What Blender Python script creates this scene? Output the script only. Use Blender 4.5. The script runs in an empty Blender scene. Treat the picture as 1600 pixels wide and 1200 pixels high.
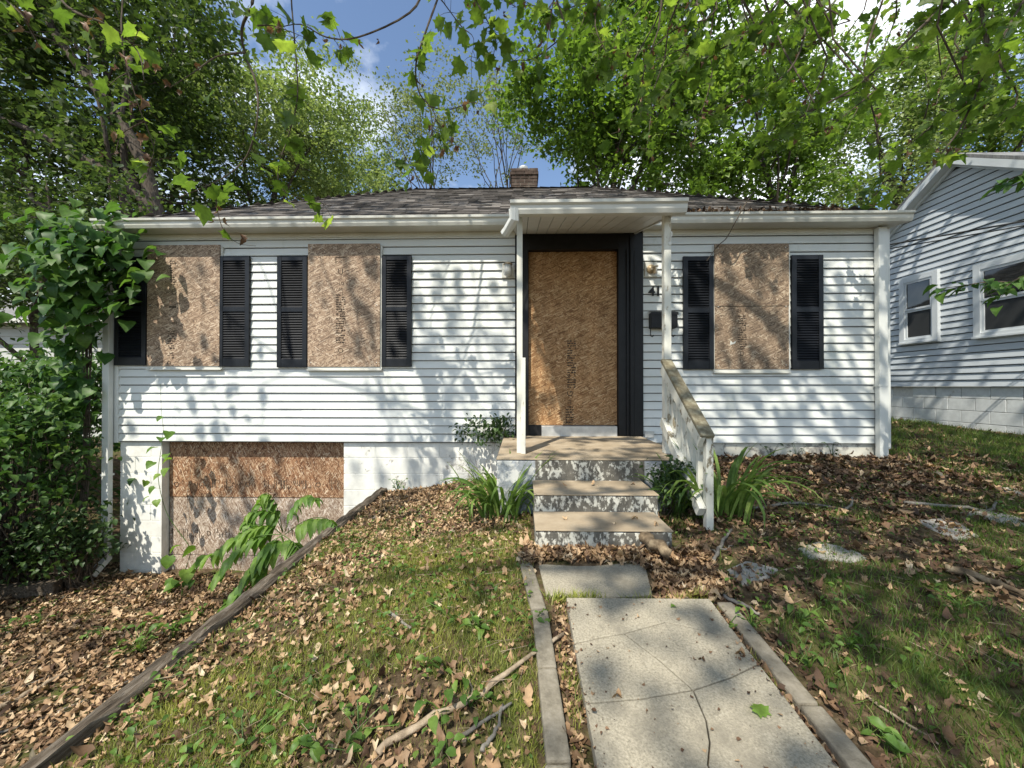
import bpy, math, random
import numpy as np
from mathutils import Vector, Matrix

random.seed(7)
rng = np.random.default_rng(11)
scene = bpy.context.scene
col = scene.collection

# ------------------------------------------------------------------ camera
F = 600.0                      # focal length in pixels of a 1600 px wide picture
YAW = math.radians(1.3)
PITCH = math.atan(4.0 / F)
cam_d = bpy.data.cameras.new('camera')
cam = bpy.data.objects.new('camera', cam_d)
col.objects.link(cam)
cam_d.sensor_fit = 'HORIZONTAL'
cam_d.sensor_width = 36.0
cam_d.lens = 36.0 * F / 1600.0
cam_d.clip_start = 0.02
cam_d.clip_end = 2000.0
cam.location = (0, 0, 0)
cam.rotation_euler = (math.pi / 2 + PITCH, 0, YAW)
scene.camera = cam
scene.render.resolution_x = 1024
scene.render.resolution_y = 768

# ------------------------------------------------------------------ sun and sky
SUN_EL = math.radians(54)
SUN_H = np.array([0.418, 0.908])            # horizontal heading of the light
world = bpy.data.worlds.new('World')
scene.world = world
world.use_nodes = True
wn, wl = world.node_tree.nodes, world.node_tree.links
wn.clear()
w_out = wn.new('ShaderNodeOutputWorld')
w_bg = wn.new('ShaderNodeBackground')
w_bg.inputs["Strength"].default_value = 0.15
sky = wn.new('ShaderNodeTexSky')
sky.sky_type = 'NISHITA'
sky.sun_disc = False
sky.sun_elevation = SUN_EL
sky.sun_rotation = math.atan2(-SUN_H[0], -SUN_H[1])
sky.air_density = 1.0
sky.dust_density = 0.4
sky.ozone_density = 1.0
w_tc = wn.new('ShaderNodeTexCoord')
w_map = wn.new('ShaderNodeMapping')
w_map.inputs['Location'].default_value = (4.4, 0.3, 1.7)
w_map.inputs['Scale'].default_value = (1.3, 1.3, 2.2)
w_noise = wn.new('ShaderNodeTexNoise')
w_noise.inputs['Scale'].default_value = 1.7
w_noise.inputs['Detail'].default_value = 7
w_noise.inputs['Roughness'].default_value = 0.55
w_ramp = wn.new('ShaderNodeValToRGB')
w_ramp.color_ramp.elements[0].position = 0.48
w_ramp.color_ramp.elements[1].position = 0.66
w_mix = wn.new('ShaderNodeMix')
w_mix.data_type = 'RGBA'
wl.new(w_tc.outputs['Generated'], w_map.inputs['Vector'])
wl.new(w_map.outputs['Vector'], w_noise.inputs['Vector'])
wl.new(w_noise.outputs['Fac'], w_ramp.inputs['Fac'])
wl.new(w_ramp.outputs['Color'], w_mix.inputs['Factor'])
wl.new(sky.outputs['Color'], w_mix.inputs['A'])
w_mix.inputs['B'].default_value = (8.6, 9.0, 9.4, 1)
wl.new(w_mix.outputs['Result'], w_bg.inputs['Color'])
wl.new(w_bg.outputs['Background'], w_out.inputs['Surface'])

sun_d = bpy.data.lights.new('sun', 'SUN')
sun_d.energy = 5.0
sun_d.angle = math.radians(0.5)
sun_d.color = (1.0, 0.94, 0.82)
sun = bpy.data.objects.new('sun', sun_d)
col.objects.link(sun)
SUN_DIR = Vector((SUN_H[0] * math.cos(SUN_EL), SUN_H[1] * math.cos(SUN_EL), -math.sin(SUN_EL)))
sun.rotation_euler = SUN_DIR.to_track_quat('-Z', 'Y').to_euler()
sun.location = (-4, -8, 12)

scene.view_settings.view_transform = 'Standard'
scene.view_settings.look = 'None'
scene.view_settings.gamma = 1.0
scene.view_settings.use_curve_mapping = False
scene.view_settings.exposure = 0.48

# ------------------------------------------------------------------ pixel helpers (photo 1600 x 1200)
RC = np.array(cam.rotation_euler.to_matrix())

def ray(px, py):
    return RC @ np.array([(px - 800) / F, (600 - py) / F, -1.0])

def pt(px, py, Y):
    d = ray(px, py)
    return d * (Y / d[1])

def ptx(px, py, X):
    d = ray(px, py)
    return d * (X / d[0])

# ------------------------------------------------------------------ ground heights
def sstep(t):
    t = np.clip(t, 0, 1)
    return t * t * (3 - 2 * t)

WALL_X = -1.66
def walk_z(Y):
    return np.interp(Y, [-30, -3, 0, 1.1, 1.95, 2.4, 3.2, 4.7, 60], [-2.4, -1.5, -1.2, -1.125, -1.06, -1.0, -1.02, -1.07, -1.0])

def gh(X, Y):
    X = np.asarray(X, float); Y = np.asarray(Y, float)
    drive = -2.33 + 0.02 * np.clip(4.7 - Y, -2, 8)
    w = walk_z(Y)
    edge = -1.275 + 0.0 * Y
    mound = edge + (w - 0.035 - edge) * sstep((X + 1.64) / 1.7)
    right = np.interp(Y, [-30, -3, 0, 1.1, 2.4, 4.7, 7, 12, 60], [-2.4, -1.5, -1.2, -1.15, -1.03, -0.87, -0.74, -0.7, -0.7]) + 0.012 * np.clip(X - 1, 0, 8)
    z = np.where(X < 0.3, mound, mound + (right - mound) * sstep((X - 0.9) / 0.7))
    z = np.where(X < WALL_X, drive, z)
    bank = drive + (-1.25 - drive) * sstep((-X - 5.3) / 2.6)
    z = np.where(X < -5.3, bank, z)
    back = sstep((Y - 9) / 3.0)
    z = z * (1 - back) + (-0.9) * back
    n = 0.012 * np.sin(5.1 * X + 1.3 * Y) * np.sin(4.3 * Y - 0.7 * X) + 0.008 * np.sin(11.3 * X + 7.0) * np.sin(9.7 * Y + 2 * X)
    m = np.where((X > 0.0) & (X < 1.08), 0.15, 1.0)
    return z + n * m

def gpt(px, py):
    """where the view ray through a photo pixel meets the ground"""
    d = ray(px, py); d = d / np.linalg.norm(d)
    t = 0.3
    while t < 40:
        p = d * t
        if p[2] <= float(gh(p[0], p[1])):
            return np.array([p[0], p[1], float(gh(p[0], p[1]))])
        t += 0.01
    return d * 40

# ------------------------------------------------------------------ materials
MATS = {}
def new_mat(name):
    m = bpy.data.materials.new(name); m.use_nodes = True
    nt = m.node_tree
    b = nt.nodes['Principled BSDF']
    MATS[name] = m
    return m, nt, b

def ramp(nt, stops):
    r = nt.nodes.new('ShaderNodeValToRGB')
    els = r.color_ramp.elements
    while len(els) < len(stops):
        els.new(0.5)
    for e, (p, c) in zip(els, stops):
        e.position = p; e.color = (c[0], c[1], c[2], 1)
    return r

def noise(nt, scale, detail=5, rough=0.55, vec=None, dist=0.0):
    n = nt.nodes.new('ShaderNodeTexNoise')
    n.inputs['Scale'].default_value = scale
    n.inputs['Detail'].default_value = detail
    n.inputs['Roughness'].default_value = rough
    n.inputs['Distortion'].default_value = dist
    if vec is not None:
        nt.links.new(vec, n.inputs['Vector'])
    return n

def pos_vec(nt, scale=(1, 1, 1), rot=(0, 0, 0)):
    g = nt.nodes.new('ShaderNodeNewGeometry')
    mp = nt.nodes.new('ShaderNodeMapping')
    mp.inputs['Scale'].default_value = scale
    mp.inputs['Rotation'].default_value = rot
    nt.links.new(g.outputs['Position'], mp.inputs['Vector'])
    return mp.outputs['Vector']

def bump(nt, b, hsock, strength=0.3, dist=0.01):
    bp = nt.nodes.new('ShaderNodeBump')
    bp.inputs['Strength'].default_value = strength
    bp.inputs['Distance'].default_value = dist
    nt.links.new(hsock, bp.inputs['Height'])
    nt.links.new(bp.outputs['Normal'], b.inputs['Normal'])

def mixc(nt, fac, a, b, mode='MIX'):
    m = nt.nodes.new('ShaderNodeMix'); m.data_type = 'RGBA'; m.blend_type = mode
    for sock, v in ((m.inputs['Factor'], fac), (m.inputs['A'], a), (m.inputs['B'], b)):
        if hasattr(v, 'node'):
            nt.links.new(v, sock)
        elif isinstance(v, (int, float)):
            sock.default_value = v
        else:
            sock.default_value = (v[0], v[1], v[2], 1)
    return m.outputs['Result']

def mat_noise(name, stops, scale=8, rough=0.7, stretch=(1, 1, 1), detail=6, bump_s=0.0, bump_scale=None, spec=0.3, dirt=None):
    m, nt, b = new_mat(name)
    v = pos_vec(nt, stretch)
    n = noise(nt, scale, detail, 0.6, v)
    r = ramp(nt, stops)
    nt.links.new(n.outputs['Fac'], r.inputs['Fac'])
    c = r.outputs['Color']
    if dirt:
        dn = noise(nt, dirt[0], 8, 0.7, pos_vec(nt, dirt[3] if len(dirt) > 3 else (1, 1, 1)))
        dr = ramp(nt, [(dirt[1], (0, 0, 0)), (min(dirt[1] + 0.14, 1), (1, 1, 1))])
        nt.links.new(dn.outputs['Fac'], dr.inputs['Fac'])
        c = mixc(nt, dr.outputs['Color'], c, dirt[2])
    nt.links.new(c, b.inputs['Base Color'])
    b.inputs['Roughness'].default_value = rough
    b.inputs['Specular IOR Level'].default_value = spec
    if bump_s:
        bn = noise(nt, bump_scale or scale * 4, 6, 0.65, v)
        bump(nt, b, bn.outputs['Fac'], bump_s, 0.01)
    return m

def mat_leaf(name, stops, trans=0.4, tcol=None, rough=0.5, boost=1.6, spec=0.35, patch_col=None):
    """leaf: one colour per leaf (per mesh island or object), partly translucent"""
    m, nt, b = new_mat(name)
    g = nt.nodes.new('ShaderNodeNewGeometry')
    oi = nt.nodes.new('ShaderNodeObjectInfo')
    ad = nt.nodes.new('ShaderNodeMath'); ad.operation = 'ADD'
    fr = nt.nodes.new('ShaderNodeMath'); fr.operation = 'FRACT'
    nt.links.new(g.outputs['Random Per Island'], ad.inputs[0])
    nt.links.new(oi.outputs['Random'], ad.inputs[1])
    nt.links.new(ad.outputs[0], fr.inputs[0])
    r = ramp(nt, stops)
    nt.links.new(fr.outputs[0], r.inputs['Fac'])
    n = noise(nt, 30, 4, 0.6, pos_vec(nt))
    nr = ramp(nt, [(0.3, (0.7, 0.7, 0.7)), (0.7, (1.2, 1.2, 1.2))])
    nt.links.new(n.outputs['Fac'], nr.inputs['Fac'])
    c = mixc(nt, 1.0, r.outputs['Color'], nr.outputs['Color'], 'MULTIPLY')
    if patch_col:
        pn = noise(nt, 3.5, 5, 0.6, pos_vec(nt)); pr_ = ramp(nt, [(0.48, (0, 0, 0)), (0.60, (1, 1, 1))])
        nt.links.new(pn.outputs['Fac'], pr_.inputs['Fac'])
        c = mixc(nt, pr_.outputs['Color'], c, mixc(nt, 0.6, c, patch_col))
    nt.links.new(c, b.inputs['Base Color'])
    b.inputs['Roughness'].default_value = rough
    b.inputs['Specular IOR Level'].default_value = spec
    if trans > 0:
        t = nt.nodes.new('ShaderNodeBsdfTranslucent')
        tc = mixc(nt, 1.0, c, tcol or (boost, boost * 1.05, boost * 0.6), 'MULTIPLY')
        nt.links.new(tc, t.inputs['Color'])
        mx = nt.nodes.new('ShaderNodeMixShader')
        mx.inputs[0].default_value = trans
        nt.links.new(b.outputs[0], mx.inputs[1])
        nt.links.new(t.outputs[0], mx.inputs[2])
        nt.links.new(mx.outputs[0], nt.nodes['Material Output'].inputs['Surface'])
    return m

def mat_osb(name, stops, axis='Z', grey=0.0):
    """wood strands: stretched cells laid at several angles"""
    m, nt, b = new_mat(name)
    cur = None
    hs = None
    for k, (ang, sc) in enumerate(((0.25, 1.0), (-0.5, 1.15), (0.95, 0.9), (-1.15, 1.05))):
        g = nt.nodes.new('ShaderNodeNewGeometry')
        m1 = nt.nodes.new('ShaderNodeMapping'); m1.vector_type = 'POINT'
        base = 0 if axis == 'Z' else math.pi / 2
        m1.inputs['Rotation'].default_value = (0, base + ang, 0)
        m1.inputs['Location'].default_value = (k * 3.1, k * 1.7, k * 2.3)
        m2 = nt.nodes.new('ShaderNodeMapping')
        m2.inputs['Scale'].default_value = (112 * sc, 8, 17 * sc)
        nt.links.new(g.outputs['Position'], m1.inputs['Vector'])
        nt.links.new(m1.outputs['Vector'], m2.inputs['Vector'])
        vo = nt.nodes.new('ShaderNodeTexVoronoi')
        vo.inputs['Scale'].default_value = 1.0
        nt.links.new(m2.outputs['Vector'], vo.inputs['Vector'])
        sp = nt.nodes.new('ShaderNodeSeparateColor')
        nt.links.new(vo.outputs['Color'], sp.inputs['Color'])
        r = ramp(nt, stops)
        nt.links.new(sp.outputs['Red'], r.inputs['Fac'])
        if cur is None:
            cur = r.outputs['Color']; hs = sp.outputs['Green']
        else:
            gt = nt.nodes.new('ShaderNodeMath'); gt.operation = 'GREATER_THAN'
            gt.inputs[1].default_value = 0.56
            nt.links.new(sp.outputs['Green'], gt.inputs[0])
            cur = mixc(nt, gt.outputs[0], cur, r.outputs['Color'])
    n = noise(nt, 3.0, 6, 0.65, pos_vec(nt))
    nr = ramp(nt, [(0.3, (0.84, 0.83, 0.82)), (0.7, (1.10, 1.07, 1.04))])
    nt.links.new(n.outputs['Fac'], nr.inputs['Fac'])
    cur = mixc(nt, 1.0, cur, nr.outputs['Color'], 'MULTIPLY')
    st_ = noise(nt, 7.0, 5, 0.6, pos_vec(nt, (1, 1, 0.12)))
    sr_ = ramp(nt, [(0.35, (0.84, 0.83, 0.82)), (0.6, (1.05, 1.04, 1.03))])
    nt.links.new(st_.outputs['Fac'], sr_.inputs['Fac'])
    cur = mixc(nt, 1.0, cur, sr_.outputs['Color'], 'MULTIPLY')
    if grey:
        n2 = noise(nt, 5.0, 5, 0.6, pos_vec(nt))
        cur = mixc(nt, grey, cur, (0.36, 0.31, 0.27))
    nt.links.new(cur, b.inputs['Base Color'])
    b.inputs['Roughness'].default_value = 0.75
    b.inputs['Specular IOR Level'].default_value = 0.25
    bump(nt, b, hs, 0.25, 0.004)
    return m

def mat_peel(name, paint, under, thr=0.5, scale=14, stretch=(1, 1, 1), rough=0.75, stain=None):
    m, nt, b = new_mat(name)
    v = pos_vec(nt, stretch)
    n = noise(nt, scale, 9, 0.68, v)
    n0 = noise(nt, scale * 0.18, 3, 0.5, v)
    ad = nt.nodes.new('ShaderNodeMath'); ad.operation = 'MULTIPLY_ADD'
    ad.inputs[1].default_value = 0.55
    nt.links.new(n0.outputs['Fac'], ad.inputs[0]); nt.links.new(n.outputs['Fac'], ad.inputs[2])
    r = ramp(nt, [(thr - 0.02, (0, 0, 0)), (thr + 0.02, (1, 1, 1))])
    r.color_ramp.interpolation = 'LINEAR'
    sc = nt.nodes.new('ShaderNodeMath'); sc.operation = 'MULTIPLY'; sc.inputs[1].default_value = 0.645
    nt.links.new(ad.outputs[0], sc.inputs[0])
    nt.links.new(sc.outputs[0], r.inputs['Fac'])
    c2 = noise(nt, 25, 5, 0.6, v)
    u = ramp(nt, [(0.3, [x * 0.6 for x in under]), (0.7, [x * 1.25 for x in under])])
    nt.links.new(c2.outputs['Fac'], u.inputs['Fac'])
    c3 = noise(nt, 6, 6, 0.7, v)
    p = ramp(nt, [(0.3, [x * 0.75 for x in paint]), (0.65, paint)])
    nt.links.new(c3.outputs['Fac'], p.inputs['Fac'])
    nt.links.new(mixc(nt, r.outputs['Color'], p.outputs['Color'], u.outputs['Color']), b.inputs['Base Color'])
    b.inputs['Roughness'].default_value = rough
    b.inputs['Specular IOR Level'].default_value = 0.25
    inv = nt.nodes.new('ShaderNodeMath'); inv.operation = 'SUBTRACT'; inv.inputs[0].default_value = 1
    nt.links.new(r.outputs['Color'], inv.inputs[1])
    bump(nt, b, inv.outputs[0], 0.5, 0.004)
    return m

WHITE = mat_noise('vinyl_siding', [(0.3, (0.55, 0.565, 0.535)), (0.7, (0.65, 0.66, 0.635))], 1.4, 0.45, (0.6, 1, 1.5), 6, 0.05, 40, 0.4,
                  dirt=(2.6, 0.57, (0.50, 0.52, 0.47), (1, 1, 0.35)))
TRIM = mat_noise('aluminium_trim', [(0.3, (0.50, 0.495, 0.445)), (0.7, (0.62, 0.615, 0.565))], 3, 0.4, (1, 1, 0.4), 6, 0.03, 30, 0.45,
                 dirt=(5, 0.63, (0.42, 0.38, 0.30), (0.7, 1, 3)))
NVINYL = mat_noise('neighbour_siding', [(0.3, (0.42, 0.455, 0.485)), (0.7, (0.50, 0.535, 0.56))], 1.5, 0.5, (1, 1, 2), 5, 0.05, 40, 0.35)
NTRIM = mat_noise('neighbour_trim', [(0.3, (0.50, 0.53, 0.55)), (0.7, (0.58, 0.61, 0.62))], 3, 0.45, (1, 1, 1), 4)
BLACK = mat_noise('black_paint', [(0.3, (0.006, 0.006, 0.007)), (0.7, (0.012, 0.012, 0.013))], 12, 0.5, (1, 1, 1), 5, 0.05, 60, 0.3,
                  dirt=(40, 0.76, (0.25, 0.25, 0.25)))
SHUT = mat_noise('shutter_plastic', [(0.3, (0.005, 0.006, 0.009)), (0.7, (0.010, 0.012, 0.016))], 9, 0.42, (1, 1, 1), 5, 0.04, 80, 0.3)
BLOCKP = mat_peel('painted_block', (0.76, 0.755, 0.70), (0.36, 0.34, 0.31), 0.60, 9)
PARGE = mat_peel('parged_foundation', (0.60, 0.58, 0.50), (0.30, 0.28, 0.25), 0.53, 7)
NBLOCK = mat_peel('neighbour_block', (0.62, 0.64, 0.63), (0.4, 0.39, 0.36), 0.63, 7)
MORTAR = mat_noise('mortar', [(0.3, (0.50, 0.49, 0.46)), (0.7, (0.62, 0.61, 0.57))], 20, 0.9)
SHADOWGAP = mat_noise('gap_shade_backing', [(0.3, (0.05, 0.05, 0.05)), (0.7, (0.08, 0.08, 0.08))], 20, 0.9)  # dark backing: shadow lines under laps and in gaps are painted in
TREAD = mat_noise('concrete_tread', [(0.25, (0.20, 0.155, 0.105)), (0.5, (0.33, 0.265, 0.185)), (0.75, (0.42, 0.35, 0.26))], 4, 0.85, (1, 1, 1), 9, 0.25, 60, 0.2)
RISER = mat_peel('peeling_riser', (0.60, 0.585, 0.51), (0.12, 0.112, 0.095), 0.478, 34, (1, 1, 0.6))
STOOPSIDE = mat_peel('peeling_stoop_wall', (0.70, 0.69, 0.65), (0.30, 0.32, 0.34), 0.475, 7)
CONC = mat_noise('walk_concrete', [(0.25, (0.16, 0.143, 0.108)), (0.5, (0.31, 0.278, 0.212)), (0.75, (0.42, 0.38, 0.30))], 130, 0.9, (1, 1, 1), 8, 0.4, 180, 0.2,
                 dirt=(2.5, 0.52, (0.20, 0.18, 0.14)))
EDGEC = mat_noise('edging_concrete', [(0.25, (0.12, 0.105, 0.08)), (0.5, (0.205, 0.182, 0.14)), (0.75, (0.28, 0.25, 0.20))], 24, 0.9, (1, 1, 1), 8, 0.5, 90, 0.2)
STONE = mat_noise('stepping_stone', [(0.25, (0.20, 0.185, 0.16)), (0.5, (0.31, 0.29, 0.255)), (0.75, (0.40, 0.38, 0.34))], 16, 0.9, (1, 1, 1), 9, 0.5, 70, 0.2,
                  dirt=(6, 0.62, (0.15, 0.14, 0.09)))
TIMBER = mat_noise('weathered_timber', [(0.28, (0.035, 0.027, 0.02)), (0.5, (0.115, 0.093, 0.07)), (0.72, (0.23, 0.20, 0.165))], 9, 0.95, (7, 0.5, 7), 10, 1.0, 16, 0.1)
RAILWOOD = mat_peel('flaking_rail_paint', (0.66, 0.65, 0.57), (0.23, 0.20, 0.14), 0.56, 26, (1, 1, 0.5))
RAILTOP = mat_noise('mossy_rail_top', [(0.25, (0.09, 0.075, 0.045)), (0.5, (0.19, 0.165, 0.11)), (0.7, (0.30, 0.28, 0.20))], 22, 0.9, (1, 1, 1), 9, 0.6, 70, 0.15,
                    dirt=(50, 0.68, (0.55, 0.54, 0.48)))
POSTW = mat_peel('old_post_paint', (0.70, 0.69, 0.61), (0.38, 0.33, 0.24), 0.60, 24, (1, 1, 0.35))
SHINGLE = None
m, nt, b = new_mat('asphalt_shingle')
g_ = nt.nodes.new('ShaderNodeNewGeometry')
r_ = ramp(nt, [(0.0, (0.06, 0.054, 0.05)), (0.5, (0.125, 0.113, 0.104)), (0.85, (0.20, 0.18, 0.165)), (1.0, (0.28, 0.26, 0.24))])
nt.links.new(g_.outputs['Random Per Island'], r_.inputs['Fac'])
n_ = noise(nt, 160, 4, 0.6, pos_vec(nt))
nr_ = ramp(nt, [(0.3, (0.7, 0.7, 0.7)), (0.7, (1.25, 1.25, 1.25))])
nt.links.new(n_.outputs['Fac'], nr_.inputs['Fac'])
nt.links.new(mixc(nt, 1.0, r_.outputs['Color'], nr_.outputs['Color'], 'MULTIPLY'), b.inputs['Base Color'])
b.inputs['Roughness'].default_value = 0.95
b.inputs['Specular IOR Level'].default_value = 0.15
SHINGLE = m
BRICK = mat_noise('chimney_brick', [(0.3, (0.035, 0.026, 0.022)), (0.5, (0.072, 0.052, 0.042)), (0.7, (0.125, 0.10, 0.083))], 6, 0.9, (1, 1, 1), 7, 0.4, 60, 0.15)
BMORTAR = mat_noise('chimney_mortar', [(0.3, (0.16, 0.145, 0.125)), (0.7, (0.24, 0.22, 0.195))], 20, 0.95)
GALV = mat_noise('galvanised_metal', [(0.3, (0.45, 0.45, 0.44)), (0.7, (0.62, 0.62, 0.60))], 12, 0.42, (1, 1, 1), 5)
MATS['galvanised_metal'].node_tree.nodes['Principled BSDF'].inputs['Metallic'].default_value = 0.6
BRASS = mat_noise('tarnished_brass', [(0.3, (0.30, 0.22, 0.13)), (0.7, (0.50, 0.40, 0.27))], 30, 0.4)
MATS['tarnished_brass'].node_tree.nodes['Principled BSDF'].inputs['Metallic'].default_value = 0.5
LAMPG = mat_noise('cloudy_lamp_glass', [(0.3, (0.45, 0.45, 0.42)), (0.7, (0.65, 0.65, 0.62))], 20, 0.2, (1, 1, 1), 4, spec=0.6)
OSB_W = mat_osb('weathered_osb', [(0.0, (0.085, 0.052, 0.032)), (0.25, (0.19, 0.125, 0.08)), (0.55, (0.30, 0.21, 0.14)), (0.8, (0.41, 0.31, 0.22)), (1.0, (0.58, 0.48, 0.37))], 'Z', 0.12)
OSB_R = mat_osb('grey_weathered_osb', [(0.0, (0.08, 0.05, 0.03)), (0.3, (0.18, 0.122, 0.076)), (0.6, (0.26, 0.185, 0.12)), (0.85, (0.34, 0.255, 0.175)), (1.0, (0.50, 0.42, 0.31))], 'Z', 0.10)
OSB_D = mat_osb('fresh_osb', [(0.0, (0.16, 0.080, 0.034)), (0.3, (0.28, 0.155, 0.070)), (0.6, (0.37, 0.218, 0.105)), (0.85, (0.45, 0.29, 0.15)), (1.0, (0.58, 0.41, 0.24))], 'Z')
OSB_G = mat_osb('garage_osb', [(0.0, (0.085, 0.040, 0.022)), (0.3, (0.21, 0.105, 0.055)), (0.6, (0.32, 0.185, 0.105)), (0.85, (0.45, 0.315, 0.20)), (1.0, (0.62, 0.51, 0.38))], 'X')
OSB_GB = mat_osb('bleached_garage_osb', [(0.0, (0.15, 0.10, 0.07)), (0.3, (0.29, 0.215, 0.16)), (0.6, (0.40, 0.325, 0.255)), (0.85, (0.51, 0.44, 0.37)), (1.0, (0.68, 0.62, 0.54))], 'X')
INK = mat_noise('stamp_ink', [(0.4, (0.022, 0.016, 0.012)), (0.62, (0.09, 0.065, 0.045))], 60, 0.9)
NUMB = mat_noise('house_number_black', [(0.4, (0.006, 0.006, 0.006)), (0.6, (0.02, 0.02, 0.02))], 60, 0.5)
GLASS = None
m, nt, b = new_mat('window_glass')
b.inputs['Base Color'].default_value = (0.012, 0.015, 0.016, 1)
b.inputs['Roughness'].default_value = 0.04
b.inputs['Specular IOR Level'].default_value = 0.9
wv = noise(nt, 2.2, 2, 0.5, pos_vec(nt)); bump(nt, b, wv.outputs['Fac'], 0.06, 0.02)
GLASS = m
SCREEN = mat_noise('window_screen', [(0.4, (0.02, 0.022, 0.023)), (0.6, (0.035, 0.037, 0.038))], 300, 0.7)
BARK = mat_noise('tree_bark', [(0.3, (0.035, 0.028, 0.022)), (0.5, (0.075, 0.062, 0.05)), (0.75, (0.14, 0.12, 0.10))], 10, 0.95, (3, 3, 0.6), 8, 0.7, 24, 0.1)
TWIG = mat_noise('twig_bark', [(0.3, (0.045, 0.035, 0.026)), (0.7, (0.13, 0.105, 0.08))], 14, 0.9, (1, 1, 1), 6, 0.3, 60, 0.15)
PALEBARK = mat_noise('sycamore_bark', [(0.35, (0.14, 0.115, 0.085)), (0.5, (0.30, 0.27, 0.21)), (0.65, (0.48, 0.46, 0.39))], 5, 0.85, (1, 1, 0.7), 6, 0.3, 20, 0.15)
DEADW = mat_noise('dead_wood', [(0.3, (0.15, 0.115, 0.08)), (0.5, (0.30, 0.235, 0.165)), (0.7, (0.42, 0.34, 0.25))], 20, 0.9, (1, 1, 1), 8, 0.5, 60, 0.15)
ROTW = mat_noise('rotten_log', [(0.3, (0.06, 0.045, 0.03)), (0.5, (0.17, 0.125, 0.08)), (0.72, (0.36, 0.28, 0.18))], 18, 0.95, (1, 1, 1), 8, 0.8, 40, 0.1)
GREYW = mat_noise('grey_dead_wood', [(0.3, (0.10, 0.09, 0.078)), (0.7, (0.26, 0.24, 0.21))], 20, 0.9, (1, 1, 1), 8, 0.5, 60, 0.15)
SOIL = mat_noise('soil', [(0.28, (0.028, 0.02, 0.012)), (0.5, (0.085, 0.06, 0.036)), (0.72, (0.19, 0.14, 0.088))], 28, 0.95, (1, 1, 1), 10, 0.9, 45, 0.1,
                 dirt=(3.0, 0.50, (0.075, 0.095, 0.022)))
CABLE = mat_noise('black_cable', [(0.4, (0.012, 0.012, 0.012)), (0.6, (0.03, 0.03, 0.03))], 20, 0.6)
GREYROOF = mat_noise('grey_roof', [(0.3, (0.13, 0.13, 0.13)), (0.5, (0.19, 0.19, 0.19)), (0.75, (0.27, 0.27, 0.27))], 9, 0.95, (1, 6, 1), 7, 0.5, 30, 0.1)

L_SYC = mat_leaf('sycamore_leaf', [(0.0, (0.050, 0.090, 0.014)), (0.4, (0.085, 0.14, 0.022)), (0.8, (0.125, 0.19, 0.03)), (1.0, (0.19, 0.25, 0.045))], 0.5, boost=2.1)
L_DRY = mat_leaf('dry_hanging_leaf', [(0.0, (0.10, 0.05, 0.03)), (1.0, (0.25, 0.14, 0.08))], 0.3, boost=1.2)
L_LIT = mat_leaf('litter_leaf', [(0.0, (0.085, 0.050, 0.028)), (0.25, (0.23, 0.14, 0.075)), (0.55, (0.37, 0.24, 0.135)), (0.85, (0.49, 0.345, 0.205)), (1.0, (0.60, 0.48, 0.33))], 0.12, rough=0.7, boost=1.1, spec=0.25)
L_LITD = mat_leaf('dark_litter_leaf', [(0.0, (0.045, 0.026, 0.016)), (0.4, (0.12, 0.068, 0.04)), (0.8, (0.22, 0.135, 0.08)), (1.0, (0.40, 0.28, 0.17))], 0.1, rough=0.65, boost=1.1, spec=0.25)  # darker brown copy of the litter leaf
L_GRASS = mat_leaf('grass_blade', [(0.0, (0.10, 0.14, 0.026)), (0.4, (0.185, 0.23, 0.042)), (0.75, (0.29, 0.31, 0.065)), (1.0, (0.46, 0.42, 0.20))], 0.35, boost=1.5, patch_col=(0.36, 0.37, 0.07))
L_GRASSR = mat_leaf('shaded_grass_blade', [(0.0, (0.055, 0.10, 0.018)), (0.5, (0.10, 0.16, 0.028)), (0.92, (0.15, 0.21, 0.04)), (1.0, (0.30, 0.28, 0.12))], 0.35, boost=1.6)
L_WEED = mat_leaf('weed_leaf', [(0.0, (0.06, 0.125, 0.022)), (0.6, (0.11, 0.20, 0.035)), (1.0, (0.17, 0.26, 0.05))], 0.35, boost=1.6)
L_LILY = mat_leaf('lily_blade', [(0.0, (0.08, 0.15, 0.03)), (0.6, (0.14, 0.225, 0.045)), (1.0, (0.22, 0.31, 0.08))], 0.35, boost=1.6)
L_AIL = mat_leaf('frond_leaflet', [(0.0, (0.075, 0.155, 0.025)), (0.5, (0.12, 0.22, 0.036)), (1.0, (0.18, 0.28, 0.05))], 0.4, boost=1.7)
L_VINE = mat_leaf('vine_leaf', [(0.0, (0.032, 0.085, 0.016)), (0.5, (0.055, 0.125, 0.022)), (1.0, (0.10, 0.18, 0.035))], 0.35, boost=1.8)
L_BUSH = mat_leaf('bush_leaf', [(0.0, (0.028, 0.07, 0.016)), (0.5, (0.05, 0.11, 0.024)), (1.0, (0.10, 0.17, 0.04))], 0.3, boost=1.8)
L_SHRUB = mat_leaf('shrub_leaf', [(0.0, (0.022, 0.05, 0.014)), (0.5, (0.04, 0.08, 0.02)), (1.0, (0.065, 0.115, 0.03))], 0.25)
L_DARK = mat_leaf('dark_tree_leaf', [(0.0, (0.028, 0.050, 0.013)), (0.5, (0.048, 0.080, 0.020)), (1.0, (0.085, 0.12, 0.034))], 0.4, boost=1.8)  # shade of the crown interior is put into these dark leaf tones
L_LIGHT = mat_leaf('light_tree_leaf', [(0.0, (0.14, 0.20, 0.07)), (0.5, (0.21, 0.275, 0.10)), (1.0, (0.30, 0.36, 0.14))], 0.4, boost=1.4)
L_ASH = mat_leaf('ash_leaf', [(0.0, (0.12, 0.155, 0.07)), (0.5, (0.17, 0.205, 0.095)), (1.0, (0.23, 0.26, 0.13))], 0.4, boost=1.5)
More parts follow.
